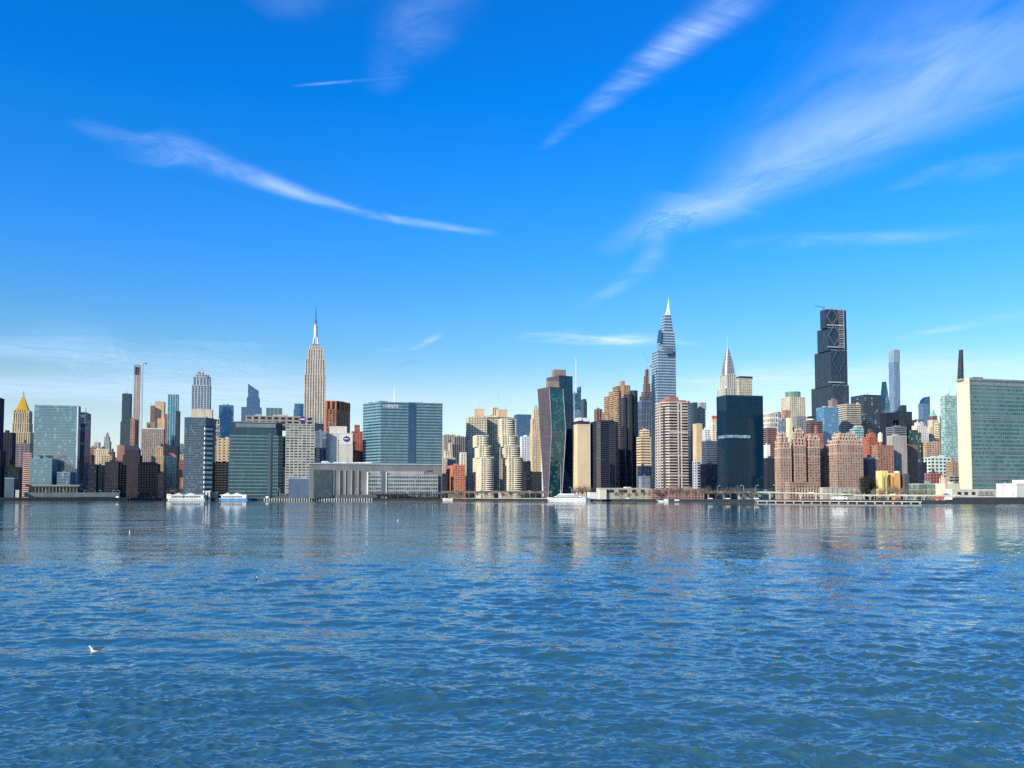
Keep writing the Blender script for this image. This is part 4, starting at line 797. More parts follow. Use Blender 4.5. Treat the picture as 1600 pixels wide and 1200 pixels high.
# white chamfered office etc.
bld(OFF, 'white framed office block with a grid of dark windows left of the white edged slab', 'office building', 1250, [T(1440, 1486, 716, xc=1478.5 if False else None, d=20)], Sty(W('d3dccb'), gteal, fh=4.6, bay=6.4, band=.42, pier=.3, rb=.4, rp=.3), each=True, roof=4, roofm=W('b4d0c8'))
bld('brick_building', 'brown stone building between the white framed office and the white slab', 'building', 1150, [T(1479, 1501, 724, d=14)], sMas(W('a08570')), roof=3)
bld('office_block', 'dark blue block in the gap left of the red framed building', 'building', 1200, [T(1434, 1448, 724, d=10)], sMasD(W('1f2a40')), roof=0)
bld('construction_building', 'small building with red scaffolding and dark netting by the road', 'building under construction', 1080, [T(1446, 1472, 741, d=10)], Sty(W('a86a58'), W('3a4660'), fh=4, bay=4, band=.3, pier=.25), each=True, roof=4, roofm=W('2c3a5c'))
bld('low_building', 'pale pink low roof building left of the white edged slab', 'building', 1050, [T(1468, 1486, 749, d=12)], sBlank(W('d8b9a4')), roof=2)
bld('low_building', 'grey louvred low block at the foot of the white edged slab', 'building', 1000, [T(1484, 1501, 745, d=12)], sBand(W('8a8c84'), gdark, fh=3), roof=0)
b = bld('stone_tower', 'cream stepped stone tower with a green pyramid roof and brown turret', 'apartment tower', 1900, [T(1446, 1476, 668, d=20), T(1450, 1466, 657, d=14, dy=4), T(1451.5, 1464.5, 651, d=12, dy=5, st=sMas(W('7c5c50')))], sMas(W('dccab0'), fh=3.4), roof=1)
pl = b.top; MB().prism(pl, b.z1 + 1, Zat(640, 1905), lerp(pl, [tuple(sum(c) / 4 for c in zip(*pl))] * 4, .9)).build('pyramid_roof', W('8fb8a0'), b.root)
bld(APT, 'white stepped apartment building below the green pyramid roof', 'apartment building', 1700, [T(1421, 1452, 676, d=18), T(1425, 1447, 666, d=14, dy=3), T(1429, 1443, 661, d=10, dy=5)], sMas(W('e0d6c8')), roof=3, tk=1)
bld(APT, 'tan apartment building with balconies in front of the white stepped one', 'apartment building', 1500, [T(1440, 1473, 692, d=14)], sMas(W('bd9c82'), bay=5), roof=3, tk=1)
bld(APT, 'sunlit yellow cream tower left of the pale green glass tower', 'apartment tower', 1750, [T(1462, 1474, 662, d=12)], sBand(W('ecd9a8'), gwin), roof=1)
bld(OFF, 'pale green glass tower left of the white edged slab', 'office tower', 1350, [T(1471, 1499, 619, xc=1478)], Sty(W('a8c0b6', rough=.4), glass('5f8a80', 2.6, .5, 'a4c4b8', tilt=.02), fh=3.6, bay=3.2, band=.3, pier=.1, rb=.15, rp=.15), each=True, roof=1)
bld(APT, 'dark brown slab behind the left edge of the pale green glass tower', 'building', 1500, [T(1470, 1480, 650, d=12)], sMasD(W('4a4650')), roof=0)
# yellow / orange building
f = Frame('yellow_building', 'bright yellow and orange windowless building with a dark right wing', 'building', 1369, 1421, 736, 965)
a1 = f.box(1369, 1388, 12, 965, 16); a2 = f.box(1386.5, 1407, 12, 968, 15); a3 = f.box(1405, 1421, 12, 971, 14)
MB().prism(a1, GZ, Zat(735.5, 965)).build('yellow_wall', W('f2d488'), f.root)
MB().prism(a2, GZ, Zat(739, 968)).build('orange_wall', W('dfa86a'), f.root)
MB().prism(a3, GZ, Zat(740, 971)).build('dark_wing', W('57555c'), f.root)
for k, px in enumerate((1376, 1382, 1393, 1395.5)):
    x = f.loc(Xat(px, 965), 965)[0]; MB().box(x, x + .5, -.25 + (1.0 if k > 1 else 0), .3 + (1.0 if k > 1 else 0), GZ + 4, Zat(742, 965)).build('wall_joint', W('b08a3c'), f.root)
MB().box(a2[0][0] + 6, a2[1][0], a2[0][1] + 1, a2[0][1] + 8, Zat(740, 968), Zat(736, 968)).build('roof_unit', white, f.root)
# filler rooftops low behind the front row so that the gaps show city, not sky
rf = random.Random(21)
cols_ = ['8a7868', 'a88c70', 'c9b498', '70645c', 'a87864', 'b8b0a4', '5c6068', 'cdbfa6', '94664f']
words_ = {'8a7868': 'brown grey', 'a88c70': 'tan', 'c9b498': 'cream', '70645c': 'dark brown', 'a87864': 'pink brick', 'b8b0a4': 'pale grey', '5c6068': 'slate grey', 'cdbfa6': 'light beige', '94664f': 'red brown'}
# ------------------------------------------------------------------ landmark towers
# gold pyramid tower
lime = W('c6b28e')
b = bld('stone_tower', 'stone tower with gothic piers and a gold pyramid roof at the left end', 'skyscraper', 2300, [T(20.5, 51.5, 676, d=34), T(19.5, 50.5, 662, d=32, dy=1), T(21, 50, 645, d=30, dy=3)], Sty(lime, gwin, fh=4, bay=5.2, band=.2, pier=.55, rb=.2, rp=.9), roof=0)
pl = b.top; c_ = tuple(sum(c) / 4 for c in zip(*pl)); z0 = b.z1
def pyr(root, name, pl, fr0, z0, fr1, z1, m): return MB().prism(lerp(pl, [c_] * 4, fr0), z0, z1, lerp(pl, [c_] * 4, fr1)).build(name, m, root)
volume(b.root, lerp(pl, [c_] * 4, .12), z0, Zat(641, 2303), Sty(lime, gwin, fh=6, bay=5, band=.2, pier=.5), cap=False)
gold = wall('e0a820', .38, .12, .55)
pyr(b.root, 'gold_roof', pl, .2, Zat(642, 2303), .9, Zat(619, 2303), gold); pyr(b.root, 'lantern', pl, .9, Zat(619, 2303), .92, Zat(615, 2303), lime); pyr(b.root, 'lantern_roof', pl, .9, Zat(615, 2303), .995, Zat(609, 2303), gold)
mb = MB()
for q in lerp(pl, [c_] * 4, .03): mb.prism([(q[0] - 1.6, q[1] - 1.6), (q[0] + 1.6, q[1] - 1.6), (q[0] + 1.6, q[1] + 1.6), (q[0] - 1.6, q[1] + 1.6)], z0, z0 + 9, [(q[0], q[1])] * 4)
mb.build('corner_pinnacle', lime, b.root)

# tall stone tower with mast
Y_ = 2500; ls = W('d0c2ae')
stE = Sty(ls, glass('55555a', 1.6, .2, '8c8c88'), fh=3.9, bay=7.0, band=.3, pier=.46, rb=.1, rp=.9, capm=W('c9b9a2'))
b = bld('stone_skyscraper', 'tallest stone skyscraper with vertical piers, setbacks and a silver mast', 'skyscraper', Y_, [T(474, 509.5, 672, d=50), T(475, 508, 585.5, d=44, dy=2), T(477, 507.5, 561.5, d=40, dy=4), T(481.5, 504.5, 546, d=32, dy=8)], stE, roof=0)
pl = b.top; c_ = tuple(sum(c) / 4 for c in zip(*pl)); cx, cy = c_; mpp = Y_ / F
alu = wall('c2c6c8', .35, .12, .5)
volume(b.root, lerp(pl, [c_] * 4, .18), b.z1, Zat(540, Y_), Sty(ls, gwin, fh=4, bay=4, band=.2, pier=.5, rb=.1, rp=.5))
volume(b.root, lerp(pl, [c_] * 4, .42), Zat(540, Y_), Zat(536, Y_), Sty(alu, gwin, fh=4, bay=4, band=.3, pier=.4, rb=.1, rp=.3))
MB().cyl(cx, cy, 3.6 * mpp, Zat(536, Y_), Zat(508.5, Y_), 16, 2.9 * mpp).build('mast_shaft', alu, b.root)
mb = MB()
for k in range(4):
    a = math.pi / 4 + k * math.pi / 2; ux, uy = math.cos(a), math.sin(a); px_, py_ = -uy * 1.3, ux * 1.3
    lo = [(cx + px_, cy + py_), (cx - px_, cy - py_), (cx - px_ + ux * 6.4 * mpp, cy - py_ + uy * 6.4 * mpp), (cx + px_ + ux * 6.4 * mpp, cy + py_ + uy * 6.4 * mpp)]
    hi = [(cx + px_, cy + py_), (cx - px_, cy - py_), (cx - px_ + ux * 3.9 * mpp, cy - py_ + uy * 3.9 * mpp), (cx + px_ + ux * 3.9 * mpp, cy + py_ + uy * 3.9 * mpp)]
    mb.prism(lo, Zat(536, Y_), Zat(524, Y_), hi)
mb.build('mast_wing', W('dcdedd', rough=.4), b.root)
MB().cyl(cx, cy, 3.4 * mpp, Zat(508.5, Y_), Zat(506.5, Y_), 16).cyl(cx, cy, 2.8 * mpp, Zat(506.5, Y_), Zat(502.5, Y_), 16, 1.2 * mpp).build('mast_dome', alu, b.root)
dk_ = W('39434c', rough=.5)
MB().cyl(cx, cy, 1.5 * mpp, Zat(502.5, Y_), Zat(498, Y_), 8).cyl(cx, cy, .85 * mpp, Zat(498, Y_), Zat(486, Y_), 8).cyl(cx, cy, .5 * mpp, Zat(486, Y_), Zat(480, Y_), 6).cyl(cx, cy, .28 * mpp, Zat(480, Y_), Zat(468, Y_), 5, .1).build('antenna', dk_, b.root)

# arched steel crown tower
Y_ = 2050; mpp = Y_ / F
b = bld('stone_skyscraper', 'slender white tower with a curved steel crown and needle above the black glass block', 'skyscraper', Y_, [T(1121.5, 1151, 607, d=40), T(1125.5, 1150, 585, d=34, dy=4)], Sty(W('c2bdb0'), glass('55585a', 1.6, .2, '8c8c88'), fh=3.6, bay=6.2, band=.3, pier=.45, rb=.1, rp=.7), roof=0)
pl = b.top; cx, cy = tuple(sum(c) / 4 for c in zip(*pl)); nr = wall('9a9c9c', .5, .2, .3)
hw0 = (pl[1][0] - pl[0][0]) / 2 * 1.1
prof = [(585, .98), (581, .97), (577, .94), (572, .87), (567, .78), (562, .66), (557, .52), (552, .39), (547, .28), (543, .17)]
def sq(h, ch=.28): 
    k = h * ch; return [(cx - h + k, cy - h), (cx + h - k, cy - h), (cx + h, cy - h + k), (cx + h, cy + h - k), (cx + h - k, cy + h), (cx - h + k, cy + h), (cx - h, cy + h - k), (cx - h, cy - h + k)]
mb = MB(); 
for (ya, ha), (yb, hb) in zip(prof, prof[1:]): mb.prism(sq(ha * hw0), Zat(ya, Y_), Zat(yb, Y_), sq((ha * .45 + hb * .55) * hw0)); mb.prism(sq(ha * hw0 + .5), Zat(ya, Y_), Zat(ya - .8, Y_))
mb.build('crown', nr, b.root)
mb = MB()      # sunburst arches with triangular lights on each face
for i, (ya, ha) in enumerate(prof[1:-1]):
    h = ha * hw0
    for s_ in range(4):
        n_ = max(1, 5 - i // 2)
        for k in range(n_):
            u = (k + .5) / n_ * 2 - 1; wv = h * .55 / n_; dz = (1 - u * u) * 4.0
            base = Zat(ya, Y_) + dz - 2
            q = [(cx + u * h * .62 - wv * .6, cy - h * 1.0 - .25, base), (cx + u * h * .62 + wv * .6, cy - h - .25, base), (cx + u * h * .62, cy - h * .94 - .25, base + 3.6)]
            R4 = [(math.cos(s_ * math.pi / 2), math.sin(s_ * math.pi / 2))][0]
            q = [(cx + (x - cx) * R4[0] - (y - cy) * R4[1], cy + (x - cx) * R4[1] + (y - cy) * R4[0], z) for x, y, z in q]
            mb.face(q)
mb.build('crown_window', W('2c3338'), b.root, stuff=True)
for sx in (-1, 1): MB().box(cx + sx * hw0 * .95 - 2, cx + sx * hw0 * .95 + 2, cy - hw0 - 1.5, cy - hw0 + 2.5, Zat(612, Y_), Zat(603, Y_)).build('setback_corner', W('e2dfd6'), b.root)
MB().cyl(cx, cy, 1.9 * mpp, Zat(545, Y_), Zat(537, Y_), 8, .6 * mpp).cyl(cx, cy, .6 * mpp, Zat(537, Y_), Zat(518, Y_), 6, .12).build('needle', W('a8b0b4', rough=.4), b.root)
bld(OFF, 'banded pale tower with a dark roof rim right of the steel crowned tower', 'office tower', 2200, [T(1149, 1176, 593, xc=1152, st=None) if False else T(1149, 1176, 592, d=24), T(1149, 1176, 588.5, d=24, dy=.5, st=sBlank(W('3a3c40')))], Sty(W('c8beaa'), gwin, fh=4, bay=5, band=.55, pier=.2), roof=1)

# banded glass spire tower
Y_ = 2300
stV = Sty(W('a4b2bc', rough=.4), glass('3c5a70', 2.2, .1, '4a6a80', tilt=.015), fh=7.2, bay=6, band=.38, pier=.03, rb=.7, rp=.3)
f = Frame('spire_skyscraper', 'tapering white banded glass skyscraper with a bright open spire', 'skyscraper', 1014, 1058, 545, Y_, 55)
def tp(xl, xr, z, dy, d): return f.box(xl, xr, z, Y_ + dy, d)
volume(f.root, tp(1013.5, 1058, 60, 0, 50), GZ, Zat(548, Y_), stV, tp(1018.5, 1055.5, 380, 5, 42))
volume(f.root, tp(1026, 1056, 380, 8, 34), Zat(548, Y_) + 1.5, Zat(519, Y_), stV, tp(1027.5, 1053.5, 420, 10, 30))
volume(f.root, tp(1032, 1052, 420, 12, 24), Zat(519, Y_) + 1.5, Zat(491, Y_), stV, tp(1034.5, 1048.8, 460, 14, 20))
pl = tp(1038.5, 1047.8, 460, 18, 10); c2 = (pl[1][0] * .75 + pl[0][0] * .25, pl[0][1] + 4)
mb = MB().prism(pl, Zat(491, Y_), Zat(478, Y_), lerp(pl, [c2] * 4, .6)); mb.prism(lerp(pl, [c2] * 4, .6), Zat(478, Y_), Zat(462, Y_), lerp(pl, [c2] * 4, .97)); mb.build('spire', W('eef2f4', rough=.3), f.root)
pa = tp(1026, 1034, 400, 3, 8); MB().prism(pa, Zat(535, Y_), Zat(515, Y_), lerp(pa, [pa[1]] * 4, .4)).build('glass_fin', stV.glass, f.root)
pa = tp(1038, 1052, 340, -1.2, 2); MB().prism(pa, Zat(552, Y_), Zat(543, Y_)).build('mechanical_screen', W('5c6e7c'), f.root)

# tallest dark tower with diamond bracing
Y_ = 2150
brz = W('3c4450', rough=.5); stJ = Sty(brz, glass('16283a', 2.1, .06, '2c4458', tilt=.01), fh=4.6, bay=6.5, band=.14, pier=.2, rb=.1, rp=.6, capm=W('7c8288'))
b = bld('braced_skyscraper', 'tallest dark glass skyscraper with stepped sides and pale diamond bracing', 'skyscraper', Y_, [T(1269.5, 1327.5, 602, xc=1303), T(1273.5, 1323.5, 547, xc=1299), T(1277.5, 1322.5, 512, xc=1295), T(1282, 1321.5, 483.5, xc=1290)], stJ, roof=0)
for i, (xa, xb, ya, yb) in enumerate(((1291, 1311, 481.5, 507), (1293.5, 1315, 508, 539), (1300, 1322, 545, 582), (1304, 1326, 598, 622))):
    za, zb_ = Zat(yb, Y_), Zat(ya, Y_); zm = (za + zb_) / 2
    xl_ = b.loc(Xat(xa, Y_, 300), Y_)[0]; xr_ = b.loc(Xat(xb, Y_, 300), Y_)[0]; xm = (xl_ + xr_) / 2
    m_ = W('747c86') if i < 2 else W('4a5c6a')
    for p_, q_ in (((xl_, zm), (xm, zb_)), ((xm, zb_), (xr_, zm)), ((xr_, zm), (xm, za)), ((xm, za), (xl_, zm))):
        MB().bar((p_[0], -2.2, p_[1]), (q_[0], -2.2, q_[1]), .6 if i < 2 else .6).build('brace', m_, b.root)
for yy in (508, 542, 597): MB().box(b.loc(Xat(1292, Y_, 300), Y_)[0], b.loc(Xat(1321, Y_, 300), Y_)[0], -2.6, -1.4, Zat(yy + 1, Y_), Zat(yy - .6, Y_)).build('ledge', W('aab0b4'), b.root)
mb = MB(); r2 = random.Random(4); x0 = b.loc(Xat(1312, Y_, 300), Y_)[0]; x1 = b.loc(Xat(1322, Y_, 300), Y_)[0]
for k in range(22):
    z_ = Zat(543, Y_) + (Zat(482, Y_) - Zat(543, Y_)) * k / 22; mb.box(x0 + r2.uniform(0, 5), x1 + r2.uniform(-2, 1.5), -3.2, 1, z_, z_ + r2.uniform(.8, 2.4))
mb.box(x1 - .6, x1 + .6, -3.6, -2.4, Zat(545, Y_), Zat(481, Y_)); mb.build('builders_hoist', W('9a9fa2'), b.root, stuff=True)
mb = MB(); z_ = Zat(479, Y_); xt = b.loc(Xat(1290, Y_, 300), Y_)[0]
mb.bar((xt - 22, 10, z_ + 1.5), (xt + 6, 10, z_ - .5), .8); mb.bar((xt + 2, 10, b.z1), (xt + 2, 10, z_), .8); mb.build('roof_crane', W('3a5560'), b.root)

# bent brown and teal twin tower
Y_ = 1330
f = Frame('bent_tower', 'bent tower with a copper brown side and teal glass front', 'apartment tower', 840, 886, 606, Y_, 32)
copp = W('54454e', rough=.6); 
def P2(px, y, z, Y): return f.loc(Xat(px, Y, z), Y)
def quad(xl, xc, xr, z, Yc, w2=None):
    g = CP + (z - CAMH) * SP / Yc
    C = ((xc - 800) / F * g * Yc, Yc); kl = (xl - 800) / F * g; kr = (xr - 800) / F * g
    # bent tower stands at its own angle: 33 degrees
    a = R(30); ux, uy = math.cos(a), math.sin(a); vx, vy = -uy, ux
    w_ = (kr * C[1] - C[0]) / (ux - kr * uy); d_ = (C[0] - kl * C[1]) / (-vx + kl * vy)
    return [f.loc(*C), f.loc(C[0] + ux * w_, C[1] + uy * w_), f.loc(C[0] + ux * w_ + vx * d_, C[1] + uy * w_ + vy * d_), f.loc(C[0] + vx * d_, C[1] + vy * d_)]
zt, zm, zb_ = Zat(606, Y_), Zat(674, Y_), GZ
qt, qm, qb = quad(840, 858.5, 879.5, zt, Y_), quad(844, 862, 884, zm, Y_), quad(850, 856.5, 877.5, 5, Y_)
gT = glass('1a4a48', 2.2, .3, '4f8a80', tilt=.02)
gB = Sty(copp, glass('3a3440', 2.0, .15, '5a4c54', tilt=.006), fh=3.4, bay=3.6, band=.3, pier=.22, rb=.1, rp=.15)
for (qa, za, qc, zc) in ((qb, zb_, qm, zm), (qm, zm, qt, zt)):
    n = round((zc - za) / 3.4)
    mbg, mbc, mbf = MB(), MB(), MB()
    lo = [(*p, za) for p in qa]; hi = [(*p, zc) for p in qc]
    MB().loft(lo, hi, 3.4, 3.4).build('glazing', gT, f.root)
    # copper cladding on the left face: panels proud of the glass
    a0, a1, c0, c1 = Vector(lo[3]), Vector(lo[0]), Vector(hi[3]), Vector(hi[0])
    e = (a1 - a0); nrm = Vector((e.y, -e.x, 0)).normalized()
    for k in range(n):
        t0, t1 = (k + .12) / n, (k + .97) / n
        for j in range(8):
            u0, u1 = (j + .06) / 8, (j + .94) / 8
            q = [a0.lerp(a1, u).lerp(c0.lerp(c1, u), t) for u, t in ((u0, t0), (u1, t0), (u1, t1), (u0, t1))]
            mbc.loft([p + nrm * .02 for p in q], [p + nrm * .3 for p in q])
    mbc.build('copper_panel', copp, f.root, stuff=True)
    # floor lines on the glass front
    b0, b1, d0, d1 = Vector(lo[0]), Vector(lo[1]), Vector(hi[0]), Vector(hi[1]); e = b1 - b0; nrm = Vector((e.y, -e.x, 0)).normalized()
    for k in range(n):
        t0, t1 = k / n, (k + .12) / n
        q = [b0.lerp(b1, u).lerp(d0.lerp(d1, u), t) for u, t in ((0, t0), (1, t0), (1, t1), (0, t1))]
        mbf.loft([p + nrm * .01 for p in q], [p + nrm * .18 for p in q])
    mbf.build('floor_band', W('35605e', rough=.4), f.root, stuff=True)
    MB().bar(lo[0], hi[0], .55).build('edge_trim', W('8f8c90'), f.root); MB().bar(lo[1], hi[1], .6).build('edge_trim', W('a8a6a4'), f.root)
MB().prism(offset(qt, .3), zt - .3, zt + 1.6).build('parapet', copp, f.root)
pl = f.box(853, 873.5, zt, Y_ + 8, 10); MB().prism(pl, zt, Zat(594, Y_)).build('roof_box', W('8c8070'), f.root)
f2 = f; Y_ = 1385
f = Frame('bent_tower', 'taller twin behind the bent tower with a boxy roof and dark blue front', 'apartment tower', 853, 896, 588, Y_, 34)
zt, zm = Zat(588, Y_), Zat(676, Y_); qt, qm, qb = quad(854, 873.5, 894.5, zt, Y_), quad(850, 878, 896.5, zm, Y_), quad(850, 872, 896, 5, Y_)
gD = glass('0e2a40', 2.1, .06, '2a4c60', tilt=.015)
for (qa, za, qc, zc) in ((qb, GZ, qm, zm), (qm, zm, qt, zt)):
    lo = [(*p, za) for p in qa]; hi = [(*p, zc) for p in qc]; MB().loft(lo, hi, 3.4, 3.4).build('glazing', gD, f.root)
    n = round((zc - za) / 3.4); mbf = MB(); mbc = MB()
    b0, b1, d0, d1 = Vector(lo[0]), Vector(lo[1]), Vector(hi[0]), Vector(hi[1]); e = b1 - b0; nrm = Vector((e.y, -e.x, 0)).normalized()
    a0, a1, c0, c1 = Vector(lo[3]), Vector(lo[0]), Vector(hi[3]), Vector(hi[0]); e2 = a1 - a0; nr2 = Vector((e2.y, -e2.x, 0)).normalized()
    for k in range(n):
        q = [b0.lerp(b1, u).lerp(d0.lerp(d1, u), t) for u, t in ((0, k / n), (1, k / n), (1, (k + .14) / n), (0, (k + .14) / n))]
        mbf.loft([p + nrm * .01 for p in q], [p + nrm * .18 for p in q])
        q = [a0.lerp(a1, u).lerp(c0.lerp(c1, u), t) for u, t in ((0.01, (k + .1) / n), (.99, (k + .1) / n), (.99, (k + .95) / n), (0.01, (k + .95) / n))]
        mbc.loft([p + nr2 * .01 for p in q], [p + nr2 * .25 for p in q])
    mbf.build('floor_band', W('25485c', rough=.4), f.root, stuff=True); mbc.build('copper_panel', copp, f.root, stuff=True)
MB().prism(offset(qt, .3), zt - .3, zt + 1.6).build('parapet', W('4a4448'), f.root)
pl = f.box(862, 884.5, zt, Y_ + 8, 12); MB().prism(pl, zt, Zat(576, Y_)).build('roof_box', W('857a70'), f.root)
# pixel pattern of paler teal panes on the upper front
mb = MB(); r3 = random.Random(5); b0, b1 = Vector((*qm[0], zm)), Vector((*qm[1], zm)); d0, d1 = Vector((*qt[0], zt)), Vector((*qt[1], zt)); e = b1 - b0; nrm = Vector((e.y, -e.x, 0)).normalized()
for _ in range(46):
    u, t = r3.uniform(.04, .9), r3.uniform(.45, .97)
    q = [b0.lerp(b1, a).lerp(d0.lerp(d1, a), c) for a, c in ((u, t), (u + .06, t), (u + .06, t + .016), (u, t + .016))]
    mb.loft([p + nrm * .2 for p in q], [p + nrm * .27 for p in q])
mb.build('pale_pane', W('3f7a84', rough=.3), f.root, stuff=True)

# tan cylinder-cluster tower
Y_ = 1420
f = Frame('cylinder_tower', 'brown tower made of clustered cylinders with tan left bays and right bays painted shade-dark', 'apartment tower', 944, 998, 610, Y_, 30)
tn = W('b08e6a'); stC = Sty(tn, gwin, fh=3.1, bay=30, band=.48, pier=0, rb=.35, rp=.2, cap=1.2)
stShade = Sty(W('30343f'), gnavy, fh=3.1, bay=5, band=.42, pier=.3, rb=.25, rp=.3, cap=1.2)  # shaded copy of the tower's brick: the navy colour stands for shade
def cyl_poly(px, rpx, dy, n=16):
    x, y = f.loc(Xat(px, Y_ + dy), Y_ + dy); r_ = rpx * (Y_ + dy) / F; return [(x + r_ * math.cos(2 * math.pi * i / n), y + r_ * math.sin(2 * math.pi * i / n)) for i in range(n)]
for px, rp_, dy, top, st in ((950.5, 5.8, 28, 618, stC), (957.5, 5.5, 14, 612, stC), (965, 6, 4, 611, stC), (974, 6.5, 2, 623, stShade), (983, 6.5, 6, 617, stShade), (991, 6, 16, 610, stShade)):
    volume(f.root, cyl_poly(px, rp_, dy), GZ, Zat(top, Y_), st)
for xl, xr, top, dy, st in ((955, 990, 611, 30, sMas(W('8a6e58'), fh=3.1)), (958, 985, 600, 34, sMas(W('8a6e58'), fh=3.1)), (968, 984, 600, 24, sMas(W('a8845c'))), (969, 977, 593, 28, sBlank(W('9a8070'))), (984, 996, 608, 30, stShade)):
    volume(f.root, f.box(xl, xr, 100, Y_ + dy, 22), GZ + 40, Zat(top, Y_), st)

# striped octagon tower
Y_ = 1180
f = Frame('striped_tower', 'brown and white striped octagonal apartment tower with a red brick roof house', 'apartment tower', 1016, 1084, 629, Y_, 50)
rb_ = W('8a5a52'); sM = Sty(W('c9beb4'), glass('2a2020', 1.7, .25, '7a6a60'), fh=3.75, bay=40, band=.42, pier=0, rb=.45, rp=.3, bandm=W('c0b2a6'), capm=W('b5a89c'))
w_ = f.w; d_ = w_ * .75; c = w_ * .2
pl = [(c * .7, 0), (w_ * .46, 0), (w_ * .46, 3), (w_ * .56, 3), (w_ * .56, 0), (w_ - c * .8, 0), (w_, c * .9), (w_, d_), (0, d_), (0, c * .9)]
pll = [(c * .8, 0), (w_ * .42, 0), (w_ * .42, d_), (0, d_), (0, c * .9)]; plr = [(w_ * .56, 0), (w_ - c, 0), (w_ , c), (w_, d_), (w_ * .56, d_)]
zt = Zat(629, Y_)
volume(f.root, pll, GZ, zt, sM, each=True); volume(f.root, plr, GZ, zt, sM, each=True)
MB().box(w_ * .42 + .8, w_ * .56 - .8, 2.5, d_ - 1, GZ, zt + 4).build('dark_shaft', W('4a4a55'), f.root)
for a_ in (.45, .49, .53): MB().box(w_ * a_ - .5, w_ * a_ + .5, 1.2, 2.4, GZ, zt + 3).build('shaft_rib', W('a8a8ae'), f.root)
for k, px in enumerate((1027, 1031, 1063, 1068.5)):
    x = f.loc(Xat(px, Y_), Y_)[0]; MB().box(x - .7, x + .7, -.75, .3, GZ, zt).build('white_pier', W('c4bcb2'), f.root)
for yy in (641.5, 675, 711.5, 743): MB().box(c * .8, w_ - c, -.65, .2, Zat(yy + 1.3, Y_), Zat(yy - 1.3, Y_)).build('wide_band', W('c2b6aa'), f.root)
rr2 = W('a4685c')
for xl, xr, top, d0 in ((1030, 1072, 623.5, 8), (1037, 1060, 618.5, 12), (1072, 1078, 625, 10)):
    p_ = f.box(xl, xr, 150, Y_ + d0, 20); MB().prism(p_, zt + 1, Zat(top, Y_)).build('roof_house', rr2, f.root)

# black glass block
Y_ = 1080
b = bld('black_glass_tower', 'plain black blue glass slab with a thin pale stripe across its middle', 'office tower', Y_, [T(1120.5, 1193, 618.5, xc=1136)], Sty(W('061e28', rough=.4), glass('02283e', 1.5, .04, '0c2c40', tilt=.006), fh=3.6, bay=3, band=.1, pier=.06, rb=.06, rp=.1, capm=W('1c3a44')), roof=0)
z_a, z_b = Zat(684, Y_), Zat(679.5, Y_)
MB().box(b.loc(Xat(1137, Y_), Y_)[0], b.loc(Xat(1178, Y_), Y_)[0], -.4, -.12, z_a, z_b, 2, 1.4).build('pale_stripe', glass('5c7684', 2.0, .5, '9fb4bc'), b.root)
MB().box(-.4, -.12, 1, b.d - 3, z_a, z_b, 2, 1.4).build('pale_stripe', glass('5c7684', 2.0, .5, '9fb4bc'), b.root)
MB().box(b.loc(Xat(1153, Y_), Y_)[0], b.w + 8, -7, -.2, GZ, Zat(763, Y_), 4, 3).build('glass_lobby', glass('1c4458', 2.0), b.root)

# brick gothic towers
br1, br2, st_ = W('a68a78'), W('a97864'), W('c4aa92')
def gothic(label, xl, xr, xc, yt, Y, crown):
    b = bld('brick_gothic_tower', label, 'apartment tower', Y, [T(xl, xr, yt, xc=xc)], Sty(br1, gwin, fh=3.2, bay=3.5, band=.5, pier=.55, rb=.1, rp=.15, capm=st_), each=True, roof=0)
    pl = b.top; c_ = tuple(sum(c) / 4 for c in zip(*pl)); z = b.z1; mpp = Y / F
    for fr, h in crown:
        q = lerp(pl, [c_] * 4, fr); volume(b.root, q, z, z + h * mpp, Sty(W('bb9a88'), gwin, fh=4, bay=4, band=.4, pier=.5, rb=.1, rp=.3, capm=st_)); 
        mb = MB()
        for p in q: mb.prism([(p[0] - .9, p[1] - .9), (p[0] + .9, p[1] - .9), (p[0] + .9, p[1] + .9), (p[0] - .9, p[1] + .9)], z + h * mpp, z + h * mpp + 4.5, [p] * 4)
        mx_ = ((q[0][0] + q[1][0]) / 2, q[0][1]); mb.prism([(mx_[0] - .8, mx_[1] - .3), (mx_[0] + .8, mx_[1] - .3), (mx_[0] + .8, mx_[1] + 1.3), (mx_[0] - .8, mx_[1] + 1.3)], z + h * mpp, z + h * mpp + 3.4, [mx_] * 4)
        mb.build('pinnacle', st_, b.root); z += h * mpp
    MB().prism(offset(pl, .45), b.z1 - 11, b.z1 - 10).build('stone_course', st_, b.root)
    return b
gothic('left of the three brick gothic towers, with a crown of pinnacles', 1211, 1236, 1220, 701, 1074, ((.12, 9), (.3, 8), (.55, 6)))
gothic('middle of the three brick gothic towers, rising to a ruffled crown', 1237, 1258.5, 1242, 697, 1080, ((.1, 11), (.28, 9), (.6, 5)))
gothic('right of the three brick gothic towers, with tall pointed corner windows', 1260, 1281.5, 1264.5, 700, 1086, ((.1, 12), (.35, 5)))
bld('brick_gothic_tower', 'brick base joining the three gothic towers with arched stone openings', 'apartment building', 1066, [T(1220, 1281, 755, d=20)], Sty(br1, gwin, fh=3.3, bay=4.2, band=.5, pier=.5, rb=.12, rp=.25), each=True, roof=0)
mb = MB(); f_ = [o for o in bpy.data.objects if o.get('label', '').startswith('brick base joining')][0]
for k in range(12): mb.box(8 + k * 3.8, 9.2 + k * 3.8, -1.0, -.3, GZ + 3, GZ + 13)
mb.build('stone_buttress', st_, f_, stuff=True)
bld('brick_gothic_tower', 'red brick upper block with a mast behind the right gothic tower', 'apartment building', 1130, [T(1258, 1286, 679, d=14), T(1273, 1277, 668, d=5, dy=4)], sMas(W('b87a66')), roof=2, each=True)
